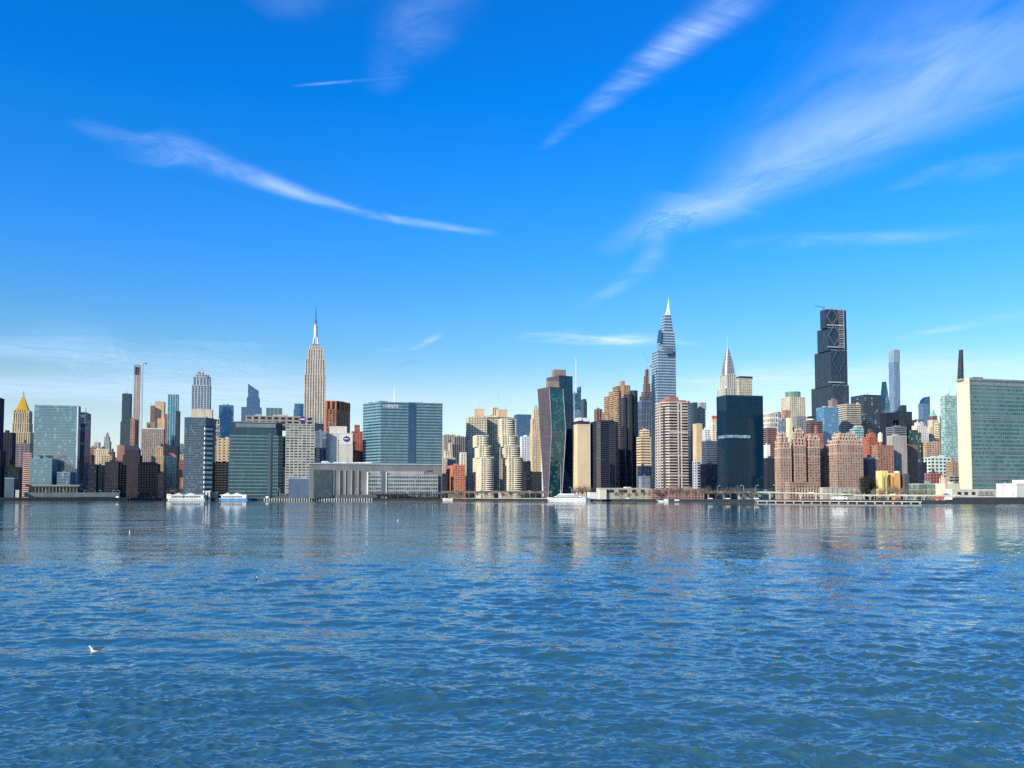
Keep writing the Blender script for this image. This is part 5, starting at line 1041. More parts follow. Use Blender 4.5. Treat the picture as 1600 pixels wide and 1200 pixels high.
b = gothic('wide brick gothic building with a castle-like roof and two window columns', 1292, 1349, 1308, 695, 1090, ((.1, 6), (.34, 6), (.45, 5)))
bld('brick_gothic_tower', 'recessed dark left wing of the wide brick gothic building', 'apartment building', 1110, [T(1279, 1300, 697, d=14)], sMas(W('8a6458')), each=True, roof=2)
f = Frame('retaining_wall', 'long pale stone retaining wall under the wide brick gothic building', 'wall', 1281, 1352, 762.5, 1050, 6)
MB().box(0, f.w, 0, 6, GZ, Zat(762.5, 1050)).build('wall', W('b5ada0'), f.root); MB().box(-.4, f.w + .4, -.4, 6.2, Zat(762.5, 1050), Zat(761.6, 1050)).build('coping', W('cfc9bc'), f.root)
for k in range(9): MB().box(f.w * (k + .5) / 9 + 2, f.w * (k + .5) / 9 + 3, -.5, 0, GZ, Zat(763, 1050)).build('buttress', W('a59d90'), f.root)

# white-ended office slab on the right
Y_ = 900
b = bld('slab_tower', 'huge green glass office slab with a blank cream white end wall at the right edge', 'office tower', Y_, [T(1498.5, 1634, 593, xc=1517.5)], Sty(W('6a8a84', rough=.5), glass('0c4a52', 2.0, .8, '5c6c70', tilt=.01, patch=.6), fh=4.0, bay=2.5, band=.3, pier=.08, rb=.06, rp=.12, capm=W('8d8c86')), each=True, roof=0)
MB().box(-1.1, -.15, -.35, b.d + .3, GZ, b.z1 + 1.6).build('end_wall', wall('d4ccaa', .7, .06), b.root)
for yy, hh in ((599, 5.2), (651.5, 2), (703.5, 2), (748.5, 2)): MB().box(-.2, b.w + .2, -.4, -.15, Zat(yy + hh / 2, Y_), Zat(yy - hh / 2, Y_), 1.2, .8).build('louvre_band', glass('74807c', 1.6, .4, '93918c', rough=.4), b.root)
x0 = b.loc(Xat(1536, Y_), Y_ + 8)[0]; MB().box(x0, x0 + 11, 8, 14, b.z1, b.z1 + 4).build('roof_unit', W('5c5f5e'), b.root); MB().box(x0 - 16, x0 + 26, 6, 15, b.z1, b.z1 + 1.8).build('roof_unit', W('a09c90'), b.root)
# crane beside the thin tower and crane beside the banded spire tower
def crane(label, px, ybase, ytop, tip, tail, Y):
    f = thing('tower_crane', label, 'crane', (Xat(px, Y, 200), Y, 0)); m = W('a8a4a0', rough=.6); z0, z1 = Zat(ybase, Y), Zat(ytop, Y); s = 1.3
    mb = MB()
    for a in (-s, s):
        for c in (-s, s): mb.bar((a, c, z0), (a, c, z1), .32)
    n = int((z1 - z0) / 5)
    for k in range(n):
        za = z0 + k * (z1 - z0) / n; zb2 = z0 + (k + 1) * (z1 - z0) / n; mb.bar((-s, -s, za), (s, -s, zb2), .22); mb.bar((s, -s, za), (s, s, zb2), .22)
    mb.build('mast', m, f)
    mb = MB(); T0 = Vector((0, 0, z1)); A = Vector(((tip[0] - px) * Y / F, 0, Zat(tip[1], Y))); B_ = Vector(((tail[0] - px) * Y / F, 0, Zat(tail[1], Y)))
    for o_ in (-.9, .9): mb.bar(T0 + Vector((0, o_, 0)), A, .3)
    mb.bar(T0 + Vector((0, 0, 1.8)), A, .25)
    for k in range(12):
        p = T0.lerp(A, k / 12); q = (T0 + Vector((0, 0, 1.8))).lerp(A, (k + .5) / 12); mb.bar(p, q, .18); mb.bar(q, T0.lerp(A, (k + 1) / 12), .18)
    mb.build('jib', m, f)
    mb = MB(); mb.bar(T0, B_, .8); mb.box(B_.x - 2, B_.x + 2, -1.5, 1.5, B_.z - 2.5, B_.z + 1); mb.build('counter_jib', W('6f6c6c'), f)
    top = Vector((0, 0, z1 + 11)); mb = MB(); mb.bar(T0, top, .4); mb.bar(top, B_, .15); mb.bar(top, A.lerp(T0, .3), .15); mb.build('tie_frame', m, f)
    MB().box(-1.8, 1.8, -2, 2, z1 - 3, z1 + .3).build('cab', W('c9c6c0'), f); return f
crane('tall lattice tower crane beside the thin unfinished concrete tower', 221, 705, 568, (204.5, 558), (226, 567.5), 2180)
crane('small slanting crane above the scaffolded tower left of the banded spire tower', 1015, 600, 569, (1003, 545), (1018, 572), 2290)
crane('tiny crane jib on the jagged top of the pale finned tower', 315, 586, 581, (323, 577), (313, 582), 1890)
# ------------------------------------------------------------------ background infill blocks, each placed between named neighbours
BGB = [(-30, 700, '70645c', 'dark brown block behind the high-rise at the left edge'), (60, 715, 'b8b0a4', 'pale grey block behind the square glass hospital'), (150, 722, '8a7868', 'brown grey block low in the left gap'),
 (178, 716, '94664f', 'red brown block left of the plain pink brick block'), (212, 715, '5c6068', 'slate grey block behind the old brick hospital roof'), (284, 712, 'cdbfa6', 'light beige block under the pale grey glass sliver tower'),
 (341, 715, 'a88c70', 'tan block behind the low navy office block'), (500, 712, '8a7868', 'brown grey block behind the grey and blue striped block'), (560, 700, 'a87864', 'pink brick block behind the red brick stair tower'),
 (694, 712, 'cdbfa6', 'light beige block behind the cream stepped building'), (722, 700, 'b8b0a4', 'pale grey block behind the narrow cream wall'), (819, 700, '70645c', 'dark brown block behind the white slab with one window column'),
 (905, 700, '94664f', 'red brown block behind the pale blank slab'), (990, 690, '5c6068', 'slate grey block behind the cylinder tower'), (1008, 702, 'a88c70', 'tan block behind the cream balcony block'),
 (1088, 700, '8a7868', 'brown grey block behind the sandy slab'), (1106, 695, 'c9b498', 'cream block behind the white chamfered block'), (1200, 700, '70645c', 'dark brown block behind the small white house'),
 (1246, 688, 'b8b0a4', 'pale grey block behind the middle gothic tower'), (1270, 672, '8a7868', 'brown grey block behind the right gothic tower'), (1285, 668, '5c6068', 'slate grey block under the tallest dark tower'),
 (1342, 690, 'a87864', 'pink brick block at the shoulder of the wide gothic building'), (1356, 672, 'cdbfa6', 'light beige block behind the red brick stepped block'), (1384, 665, '70645c', 'dark brown block behind the white water tower'),
 (1424, 686, '94664f', 'red brown block below the flat dark roofed block'), (1438, 700, 'c9b498', 'cream block behind the tan balcony building'), (1456, 690, 'b8b0a4', 'pale grey block behind the tan balcony building'),
 (1473, 700, 'a88c70', 'tan block at the foot of the yellow cream tower'), (1490, 705, '8a7868', 'brown grey block behind the pale green glass tower'), (1650, 700, 'a88c70', 'tan block beyond the right edge')]
rf = random.Random(21)
for i, (px, tp, c_, lab) in enumerate(BGB):
    w_ = rf.uniform(16, 30)
    bld('background_building', lab, 'building', 2150 + 40 * (i % 5), [T(px - w_ / 2, px + w_ / 2, tp + rf.uniform(-4, 4), d=20)], sMas(wall(c_)), roof=2, tk=i % 2)

# ------------------------------------------------------------------ the waterfront
conc, pale, dwall = W('9a978e'), W('c9c6ba'), W('2c3238')
def strip(name, label, cat, p0, p1, off, w, ya, yb, m, step=20, top=None, kind=None):
    """wall or deck following the quay from pixel p0 to p1 at `off` metres inland; heights given as picture rows"""
    mb = MB(); ps = []
    n = max(2, int((p1 - p0) / step) + 1)
    for i in range(n + 1):
        px = p0 + (p1 - p0) * i / n; Y = SY(px) + off; a = ya(px) if callable(ya) else ya; b = yb(px) if callable(yb) else yb
        x = Xat(px, Y, 8); ps.append((x, Y, Zat(a, Y), Zat(b, Y)))
    for (x0, y0, t0, b0), (x1, y1, t1, b1) in zip(ps, ps[1:]):
        mb.loft([(x0, y0, b0), (x1, y1, b1), (x1, y1 + w, b1), (x0, y0 + w, b0)], [(x0, y0, t0), (x1, y1, t1), (x1, y1 + w, t1), (x0, y0 + w, t0)])
    o = mb.build(name, m)
    if kind: o['kind'] = kind
    else: tag(o, label, cat)
    return o, ps
# elevated highway, left stretch (dark, on the quay), middle stretch on columns, right stretch pale deck
def viaduct(label, p0, p1, off, w, yd, thick, m, colm, every, colw=1.0, railing=True):
    r = thing('elevated_road', label, 'elevated road', (0, 0, 0))
    o, ps = strip('deck', '', '', p0, p1, off, w, yd, lambda p: (yd(p) if callable(yd) else yd) + thick, m)
    for k in ('label', 'category'): 
        if k in o: del o[k]
    o.parent = r
    o2, _ = strip('parapet', '', '', p0, p1, off - .5, .4, lambda p: (yd(p) if callable(yd) else yd) - .9, lambda p: (yd(p) if callable(yd) else yd) + thick * .7, W('a9ab98') if yd(1200) > 768.9 and m is not dwall and p0 > 1000 else (W('4a5258') if m is dwall else W('57544c')))
    for k in ('label', 'category'): 
        if k in o2: del o2[k]
    o2.parent = r
    n = int((p1 - p0) / every)
    for i in range(n):
        px = p0 + every * (i + .5); Y = SY(px) + off; x = Xat(px, Y, 8); zt = Zat((yd(px) if callable(yd) else yd) + thick, Y)
        MB().box(-colw / 2, colw / 2, 0, 1.6, GZ, zt - 1.2).prism([(-colw, -.4), (colw, -.4), (colw, 2), (-colw, 2)], zt - 1.2, zt + .05, [(-colw * 2, -.6), (colw * 2, -.6), (colw * 2, 2.4), (-colw * 2, 2.4)]).build('column', colm, r, loc=(x, Y, 0))
    return r, ps
viaduct('dark elevated road on stubby columns below the low grey hospital', 430, 700, 26, 14, lambda p: 772.0 - (p - 430) * .008, 2.4, dwall, dwall, 11, .9)
viaduct('brown elevated road on square piers in front of the cream stepped towers', 690, 862, 18, 16, lambda p: 768.0 + (p - 690) * .002, 2.3, W('6b665c'), W('8b8270'), 9.5, 1.0)
viaduct('pale raised highway deck on T-shaped piers along the right waterfront', 1095, 1332, 12, 14, lambda p: 769.0 + max(0, p - 1200) * .026, 1.6, W('8f927f'), W('bdbfae'), 24, .9)
viaduct('lower grey highway deck running below the yellow building', 1325, 1500, 14, 12, lambda p: 773.5 + (p - 1325) * .004, 1.8, W('a8a49a'), W('a8a49a'), 14, .9)
strip('sea_wall', 'long dark sea wall along the left waterfront', 'wall', -300, 262, .6, 3, 777.4, 783, dwall)
strip('road_barrier', 'pale grey roadside barrier wall at the left waterfront', 'wall', 38, 186, 12, 1, 769.5, 776.5, W('6f7a78'))
strip('road_barrier', 'dark sloping retaining wall behind the white pile row', 'wall', 432, 585, 8, 1.5, lambda p: 774.5 - (p - 432) * .012, 778.5, W('41484c'))
strip('promenade', 'pale concrete promenade edge between the brown piers and the long striped quay', 'promenade', 690, 860, .5, 6, 778.4, 783.5, W('b4ac9c'))
strip('promenade', 'pale promenade in front of the black glass slab', 'promenade', 1012, 1182, .6, 8, 780.6, 785, pale)
strip('promenade_wall', 'long dark blue promenade wall under the white conference building', 'wall', 1490, 1720, 4, 8, 777.0, 785, W('20242e'))
strip('promenade_rail', 'thin pale ledge on the dark promenade wall at the right', 'wall', 1450, 1720, 1, 2.6, 784.2, 787.2, W('8c8c84'))
# plantation of piles: white stub row
pr = thing('pile_row', 'row of short white concrete piles along the middle waterfront', 'piles')
pm = MB().prism([(-.75, 0), (.75, 0), (.75, 1.2), (-.75, 1.2)], -.5, 3.1).mesh('pile', W('b4b2a8'))
for i in range(44):
    px = 413 + i * 3.9; Y = SY(px) - 1.6; inst(pm, 'pile', pr, (Xat(px, Y, 3), Y, .2))
o, _ = strip('pile_beam', '', '', 410, 586, -1.2, 1.5, 779.0, 779.9, W('23282c'))
for k in ('label', 'category'): del o[k]
o.parent = pr
# pier deck with dark openings at the right
dk2 = thing('quay_deck', 'long white edged quay deck with dark square openings below it', 'quay')
o, ps = strip('deck', '', '', 1182, 1440, -5, 8, lambda p: SHy(p) - 4.4 if False else 782.0 + (p - 1182) * .0055, lambda p: 783.4 + (p - 1182) * .0055, W('a9a79c'))
for k in ('label', 'category'): del o[k]
o.parent = dk2
cm2 = MB().box(-.6, .6, 0, 1.0, -.6, 2.1).mesh('pile', W('a9a698'))
for i in range(19):
    px = 1184 + i * 14.1; Y = SY(px) - 5.2; inst(cm2, 'pile', dk2, (Xat(px, Y, 2), Y, 0))
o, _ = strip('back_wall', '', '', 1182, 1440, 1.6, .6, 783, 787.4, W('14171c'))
for k in ('label', 'category'): del o[k]
o.parent = dk2
# low riverside buildings
def low(name, label, px0, px1, ytop, off, d, st, each=False, roof=1, Y=None, **k): return bld(name, label, 'building', Y or SY((px0 + px1) / 2) + off, [T(px0, px1, ytop, d=d)], st, each=each, roof=roof, **k)
b = low('terrace_building', 'low cream riverside building with square roof terrace openings', 932, 1015, 764, 10, 10, sBlank(W('b9b09c')), roof=0)
zz = b.z1
for i in range(9):
    if i in (2, 5, 7): continue
    x = 8 + i * (b.w - 14) / 9; MB().box(x, x + 5.2, -.4, -.12, zz - 4.4, zz - .9).build('terrace_opening', W('2a2622'), b.root)
MB().box(b.w * .52, b.w * .64, 1, 7, zz, zz + 2.6).build('stair_house', W('e2dac8'), b.root)
MB().box(-.8, 8.5, -3.2, -.15, GZ, zz - 1).build('gatehouse', W('e0d6c0'), b.root)
low('terrace_building', 'long salmon pink brick terrace at the foot of the striped octagon tower', 1013, 1100, 765.5, 26, 12, sMas(W('a27c70'), fh=3), roof=2)
low('low_building', 'long flat greenish low building right of the yellow one', 1421, 1462, 757.5, 60, 14, sGl(W('8fa094', rough=.5), glass('5a6a60', 1.9), fh=5), roof=1)
low('low_building', 'long cream low building in front of the white edged slab', 1461, 1500, 757.5, 60, 14, sBlank(W('cfcaaa')), roof=1)
b = low('low_building', 'white podium with dark garage openings along the right quay', 1474, 1640, 766.5, 40, 12, sBlank(W('c9c5b2')), roof=0)
for px in (1497, 1510, 1524): x = b.loc(Xat(px, b.Y), b.Y)[0]; MB().box(x, x + 3.6, -.5, -.12, b.z1 - 3.8, b.z1 - 1.2).build('garage_opening', W('2c2c2c'), b.root)
x = b.loc(Xat(1535, b.Y), b.Y)[0]; MB().box(x, x + 18, -.5, -.12, b.z1 - 4.6, b.z1 - .6, 1.4, 4).build('grille', glass('8c9088', 1.6, .5, 'b4b4a8'), b.root)
b = low('conference_building', 'white conference building with long dark window slots at the right edge', 1557, 1640, 757.5, 24, 24, sBlank(W('cbcabf')), roof=0)
MB().box(14, b.w + 1, 3, 20, b.z1, b.z1 + 4.6).build('upper_storey', W('cfcec4'), b.root); MB().box(20, b.w + .5, 2.8, 3.1, b.z1 + 1.2, b.z1 + 3.2).build('window_slot', W('23292c'), b.root)
MB().box(9, 21, -.5, -.12, b.z1 - 7, b.z1 - 1, 2, 3).build('window_wall', glass('6f8c84', 2.2, .3, 'b0c0b4'), b.root); MB().box(10, b.w, -.6, -.13, b.z1 - 9.6, b.z1 - 8.4).build('window_slot', W('1c2022'), b.root)
MB().box(26, b.w, -.6, -.13, b.z1 - 5, b.z1 - 2.6).build('window_slot', W('23292c'), b.root)
b = low('ventilation_block', 'beige square blocks under the brown elevated road', 779, 800, 771, 10, 6, sBlank(W('b8a890')), roof=0)
low('ventilation_block', 'small beige block right of the square blocks under the elevated road', 764, 772, 771.5, 10, 6, sBlank(W('a89a84')), roof=0)
low('service_building', 'pale stone hut on the left quay', 24, 31, 767, 6, 5, sBlank(W('c4b8a4')), roof=0)
low('service_building', 'grey ramp house between the ferry landing boats', 327, 341, 771, 4, 8, sBlank(W('8e8a80')), roof=0)
low('service_building', 'white tent-roofed kiosk at the foot of the pale blank slab', 918, 933, 771, 6, 8, sBlank(W('e2e0d6')), roof=0)
low('service_building', 'low brown riverside shed under the red brick block', 700, 724, 773, 8, 6, sBlank(W('7a6c5c')), roof=1)

# ------------------------------------------------------------------ ferries and the yacht
def loft_hull(L, B, H, bow, m, root, name='hull', raise_=1.2):
    secs = []; n = 12
    for i in range(n + 1):
        u = i / n; x = L * u
        wv = B / 2 * (min(1, (u / bow) ** .6) if u < bow else 1) * (1 if u < .95 else .96)
        hz = H + raise_ * max(0, 1 - u / .35) ** 2; wv = max(wv, .05)
        xo = -2.2 * max(0, 1 - u / .2)
        secs.append([(x + xo * 0 + 1.6 * max(0, 1 - u / .25), -wv * .8, -.6), (x + xo, -wv, hz), (x + xo, wv, hz), (x + 1.6 * max(0, 1 - u / .25), wv * .8, -.6)])
    mb = MB()
    for a, b in zip(secs, secs[1:]):
        for j in range(4): mb.face([a[j], a[(j + 1) % 4], b[(j + 1) % 4], b[j]][::-1])
    mb.face(secs[0]); mb.face(secs[-1][::-1]); return mb.build(name, m, root)
wh = W('c9cac6', rough=.5); winm = glass('24303a', 2.0, .1, '4a5a66')
ya_, yb_ = at(856, -13), at(919, -13); px, Y = 856, ya_.y; mp = Y / F
y = thing('yacht', 'sleek white motor yacht with dark window strips moored mid picture', 'yacht', (ya_.x, ya_.y, 0), math.atan2(yb_.y - ya_.y, yb_.x - ya_.x))
Ly = (yb_ - ya_).length
loft_hull(Ly, 10, 4.4, .42, wh, y)
MB().loft([(12, -4, 4.4), (Ly - 3, -4, 4.4), (Ly - 3, 4, 4.4), (12, 4, 4.4)], [(16, -3.8, 5.9), (Ly - 5, -3.8, 5.9), (Ly - 5, 3.8, 5.9), (16, 3.8, 5.9)]).build('main_deck', wh, y)
MB().box(15, Ly - 6, -4.25, -3.7, 4.65, 5.6, 2, 1).build('window_strip', winm, y)
MB().loft([(17, -3.6, 5.9), (Ly - 9, -3.6, 5.9), (Ly - 9, 3.6, 5.9), (17, 3.6, 5.9)], [(21, -3.3, 8.1), (Ly - 13, -3.3, 8.1), (Ly - 13, 3.3, 8.1), (21, 3.3, 8.1)]).build('upper_deck', wh, y)
MB().box(20, Ly - 13, -3.85, -3.3, 6.5, 7.7, 2, 1).build('window_strip', winm, y)
MB().loft([(22, -2.8, 8.1), (Ly - 22, -2.8, 8.1), (Ly - 22, 2.8, 8.1), (22, 2.8, 8.1)], [(25, -2.4, 10), (Ly - 25, -2.4, 10), (Ly - 25, 2.4, 10), (25, 2.4, 10)]).build('bridge_deck', wh, y)
MB().bar((26, 0, 10), (26, 0, 15), .35).bar((26, 0, 15), (26, 0, 48), .22, 5, .1).bar((24.5, 0, 12), (27.5, 0, 12), .2).build('mast', wh, y)
MB().box(1.5, Ly - 2, -4.62, -4.45, 2.0, 2.25).build('hull_stripe', W('5c6670'), y)
def ferry(label, px0, px1, blue, off=-15):
    pa_, pb_ = at(px0, off), at(px1, off); L = (pb_ - pa_).length; r = thing('ferry', label, 'ferry', (pa_.x, pa_.y, 0), math.atan2(pb_.y - pa_.y, pb_.x - pa_.x), None)
    loft_hull(L, 11, 3.2, .16, wh if not blue else W('4f7fae', rough=.5), r, raise_=.6)
    MB().box(7, L - 2, -4.9, 4.9, 3.2, 8.2).build('cabin', wh, r)
    wm = MB().box(0, 3.4, -5.1, -4.85, 4.5, 7).mesh('window', winm)
    for k in range(int((L - 14) / 4.1)): inst(wm, 'window', r, (9 + k * 4.1, 0, 0))
    MB().box(4, L - .5, -5.6, 5.6, 8.2, 8.9).build('roof', W('dfe3e6', rough=.5), r)
    MB().box(3, L - 1, -5.75, -5.55, 2.2, 3.6).build('rub_rail', W('6a8fb8') if blue else W('b8c4cc'), r)
    if not blue: MB().box(.5, 6.5, -4.6, 4.6, 3.2, 10.2).build('wheelhouse', W('ece0c8'), r); MB().box(1.5, 5.5, -4.8, -4.55, 7.6, 9.2).build('window', winm, r)
    for a, w_ in ((.3, 15), (.62, 19)):
        x = L * a; MB().prism([(x - w_ / 2, -5), (x + w_ / 2, -5), (x + w_ / 2, 5), (x - w_ / 2, 5)], 8.9, 12.2, [(x - .5, -2), (x + .5, -2), (x + .5, 2), (x - .5, 2)]).build('tent_roof', W('b4b8bc', rough=.6), r)
    return r
ferry('white moored ferry with cream wheelhouse and peaked tent roofs at the left', 262, 322, False)
ferry('second moored ferry with a blue hull right of the grey landing tower', 343, 389, True)
lt = thing('landing_tower', 'white gangway tower between the two moored ferries', 'tower', (Xat(321, SY(321) - 12, 3), SY(321) - 12, 0))
MB().box(0, 7, 0, 6, -1, 14.5).build('tower_body', W('cfc8b8'), lt); MB().box(2.5, 4.6, -.4, -.1, 1, 13).build('dark_slot', W('4a4640'), lt); MB().loft([(-5, 1, 13.5), (8, 1, 15), (8, 5, 15), (-5, 5, 13.5)], [(-5, 1, 14.2), (8, 1, 16), (8, 5, 16), (-5, 5, 14.2)]).build('canopy', wh, lt)
# small motor boat with wake on the water
mbt = thing('motor_boat', 'small dark motor boat on the water below the striped octagon tower', 'boat', (Xat(1046, SY(1046) - 24, 1), SY(1046) - 24, 0))
loft_hull(16, 4, 1.3, .35, W('3a4048'), mbt); MB().box(6, 11, -1.4, 1.4, 1.3, 3.1).build('cabin', wh, mbt)
w_ = thing('work_boat', 'low white boat moored left of the grey quay deck', 'boat', (Xat(1028, SY(1028) - 10, 1), SY(1028) - 10, 0)); loft_hull(18, 4, 1.5, .3, wh, w_); MB().box(7, 13, -1.5, 1.5, 1.5, 3.4).build('cabin', W('c4c8cc'), w_)

# ------------------------------------------------------------------ trees, lamps, cars
def tree_proto(label, seed, hex_='5a4a3c', dense=1.0):
    r = random.Random(seed); t = thing('bare_tree', label, 'tree'); mb = MB(); tw = MB(); m = W(hex_, var=.3)
    mb.bar((0, 0, 0), (.1, 0, 3.4), .32, 6, .22); tips = []
    for k in range(9):
        a = r.uniform(0, 6.28); el = r.uniform(.5, 1.3); z = r.uniform(2.2, 3.6); L = r.uniform(2.5, 4.6)
        e = Vector((math.cos(a) * math.cos(el) * L, math.sin(a) * math.cos(el) * L, z + math.sin(el) * L)); mb.bar((0.05, 0, z), e, .14, 4, .05); tips.append(e)
        for q in range(4):
            s = Vector((.05, 0, z)).lerp(e, r.uniform(.3, .9)); a2 = r.uniform(0, 6.28); e2 = s + Vector((math.cos(a2) * 1.4, math.sin(a2) * 1.4, r.uniform(.4, 1.8))); mb.bar(s, e2, .07, 3, .03); tips.append(e2)
    for tpt in tips:
        for _ in range(int(16 * dense)):
            o = tpt + Vector((r.gauss(0, .5), r.gauss(0, .5), r.gauss(0, .45))); d = Vector((r.gauss(0, 1), r.gauss(0, 1), r.gauss(.5, 1))).normalized() * r.uniform(.35, .8); s = Vector((r.gauss(0, 1), r.gauss(0, 1), r.gauss(0, 1))).normalized() * .07
            tw.face([o - s, o + s, o + d])
    mb.build('trunk', m, t); tw.build('crown', m, t, stuff=True); return t
def place_trees(proto, spots, first=True):
    for i, (px, off, sc, lab) in enumerate(spots):
        o = proto if i == 0 else copy_tree(proto)
        Y = SY(px) + off; o.location = (Xat(px, Y, 6), Y, GZ if off < 55 else GZ + (off - 55) * .03); o.rotation_euler.z = i * 1.7; o.scale = (sc, sc, sc * 1.05); o['label'] = lab; o['group'] = 'bare winter trees on the waterfront'
nbr = [(262, 40, 1.9, 'bare brown tree just left of the ferries'), (269, 52, 2.4, 'bare brown tree behind the ferry bow'), (276, 44, 2.2, 'taller bare tree behind the white ferry'), (283, 50, 2.5, 'bare tree leaning by the balcony tower'), (292, 40, 1.9, 'bare tree at the foot of the balcony tower'),
       (160, 34, 1.3, 'small bare tree in front of the left brick hospital wing'), (205, 30, 1.5, 'reddish bare tree in front of the old brick hospital'), (214, 30, 1.4, 'second reddish bare tree in front of the old brick hospital'), (176, 36, 1.2, 'bare tree beside the white flag on the left quay')]
place_trees(tree_proto('bare tree', 1), nbr)
mid = [(898, 70, 1.9, 'bare tree at the left foot of the pale blank slab'), (904, 62, 2.2, 'full bare tree in front of the pale blank slab'), (910, 70, 1.8, 'bare tree before the middle of the pale blank slab'), (916, 64, 2.3, 'bare tree at the right foot of the pale blank slab'), (922, 58, 1.8, 'bare tree by the corner of the dark faceted tower')]
place_trees(tree_proto('bare tree', 2, '7a6a58'), mid)
strp = [(938 + i * 11.3, 3 + (i % 3), (.9 if i < 8 else 1.3) + .12 * (i % 4), 'bare promenade tree number') for i in range(22)]
desc = ['by the cream gatehouse', 'below the first terrace opening', 'below the second terrace opening', 'left of the terrace stair house', 'below the terrace stair house', 'right of the terrace stair house', 'at the right end of the cream terrace', 'where the pink terrace begins',
        'below the left edge of the octagon tower', 'below the left bays of the octagon tower', 'below the dark shaft of the octagon tower', 'below the right bays of the octagon tower', 'below the right edge of the octagon tower', 'at the foot of the sandy slab', 'before the red roofed dark building', 'left of the black glass slab corner',
        'below the left face of the black glass slab', 'below the front corner of the black glass slab', 'below the pale stripe start of the black slab', 'below the middle of the black glass slab', 'below the glass lobby of the black slab', 'below the right edge of the black glass slab']
place_trees(tree_proto('bare tree', 3, '6a5f52', 1.8), [(p, o, s, 'small bare promenade tree ' + desc[i]) for i, (p, o, s, _) in enumerate(strp)])
place_trees(tree_proto('dark tree', 4, '2f3028', 2.2), [(1352, 95, 2.6, 'tall dark tree in the gap left of the yellow building'), (1358, 80, 3.1, 'tallest dark tree left of the yellow building'), (1364, 90, 2.5, 'dark tree touching the yellow building'), (1347, 70, 1.7, 'small dark tree at the end of the stone retaining wall')])
place_trees(tree_proto('bare tree', 5, '8a7c66'), [(1376, 60, 1.5, 'bare tree at the foot of the yellow wall'), (1394, 58, 1.9, 'bare tree in front of the orange wall'), (1402, 60, 1.6, 'bare tree at the right of the orange wall'), (1412, 58, 1.5, 'bare tree before the dark wing of the yellow building'), (1428, 48, 1.3, 'bare tree before the greenish low building'), (1440, 48, 1.4, 'second bare tree before the greenish low building'), (1340, 60, 1.3, 'bare tree near the right end of the stone wall'), (1330, 60, 1.2, 'bare tree before the stone retaining wall'), (1366, 58, 1.4, 'bare tree left of the yellow wall'), (1455, 48, 1.2, 'bare tree before the cream low building')])
place_trees(tree_proto('bare tree', 6, '5c5044'), [(694 + i * 13, 6, 1.15 + .12 * (i % 3), 'bare tree under the brown elevated road ' + d) for i, d in enumerate(['at its left end', 'below the red brick block', 'right of the red brick block', 'left of the cream stepped towers', 'below the left cream stack', 'between the cream stacks', 'left of the beige square blocks', 'right of the beige square blocks', 'below the right cream stack', 'below the dark low block', 'left of the bent tower', 'below the bent tower'])])
place_trees(tree_proto('bare tree', 7, '4a443c'), [(585 + i * 12, 10, 1.2, 'small bare tree by the low grey hospital ' + d) for i, d in enumerate(['left of its white pier', 'below its stair shaft', 'right of its stair shaft', 'below its first window bays', 'below its middle window bays', 'below its right window bays', 'below its wall lettering', 'near its right corner'])])
# street lamps
lm = thing('street_lamp', 'lamp', 'street lamp'); MB().bar((0, 0, 0), (0, 0, 10.5), .22, 6, .14).build('pole', W('b8bab8'), lm); MB().bar((0, 0, 10.5), (2.2, 0, 11.4), .14, 4).build('arm', W('b8bab8'), lm); MB().box(1.9, 3.2, -.3, .3, 11.2, 11.6).build('lamp_head', W('d8dad8'), lm)
LP = [(72, 14, 'near the left end of the pavilion'), (101, 14, 'before the middle of the pavilion'), (131, 14, 'right of the pavilion'), (158, 14, 'before the small tan building'), (176, 14, 'left of the old brick hospital'), (187, 14, 'with its flag before the old brick hospital'), (266, 20, 'before the bare tree clump'), (273, 20, 'left of the white ferry roof'), (372, 12, 'above the blue hulled ferry'), (401, 12, 'before the left part of the teal banded hospital'), (404, 20, 'doubled up before the teal banded hospital'), (437, 12, 'before the right part of the teal banded hospital'), (446, 20, 'at the right corner of the teal banded hospital'), (489, 12, 'at the left end of the low grey hospital'), (493, 20, 'beside the big glass box'), (511, 12, 'before the big glass box'), (555, 12, 'before the last window strip'), (585, 20, 'before the first window bays'), (632, 20, 'before the middle window bays'), (676, 20, 'below the wall lettering'),
      (848, 24, 'before the dark low block by the bent tower'), (893, 24, 'right of the yacht mast'), (932, 24, 'at the left end of the cream terrace'), (1043, 26, 'before the octagon tower'), (1121, 20, 'before the left face of the black slab'), (1162, 20, 'before the middle of the black slab'), (1181, 20, 'before the right part of the black slab'), (1213, 20, 'below the left gothic tower'), (1567, 6, 'on the dark wall below the conference building')]
for i, (px, off, d) in enumerate(LP):
    o = lm if i == 0 else copy_tree(lm); Y = SY(px) + off; o.location = (Xat(px, Y, 8), Y, GZ + (4.5 if 430 < px < 900 or px > 1100 else 1.5)); o.rotation_euler.z = (i % 2) * math.pi * .9 + .2; o['label'] = 'slender street lamp ' + d; o['group'] = 'street lamps along the waterfront road'
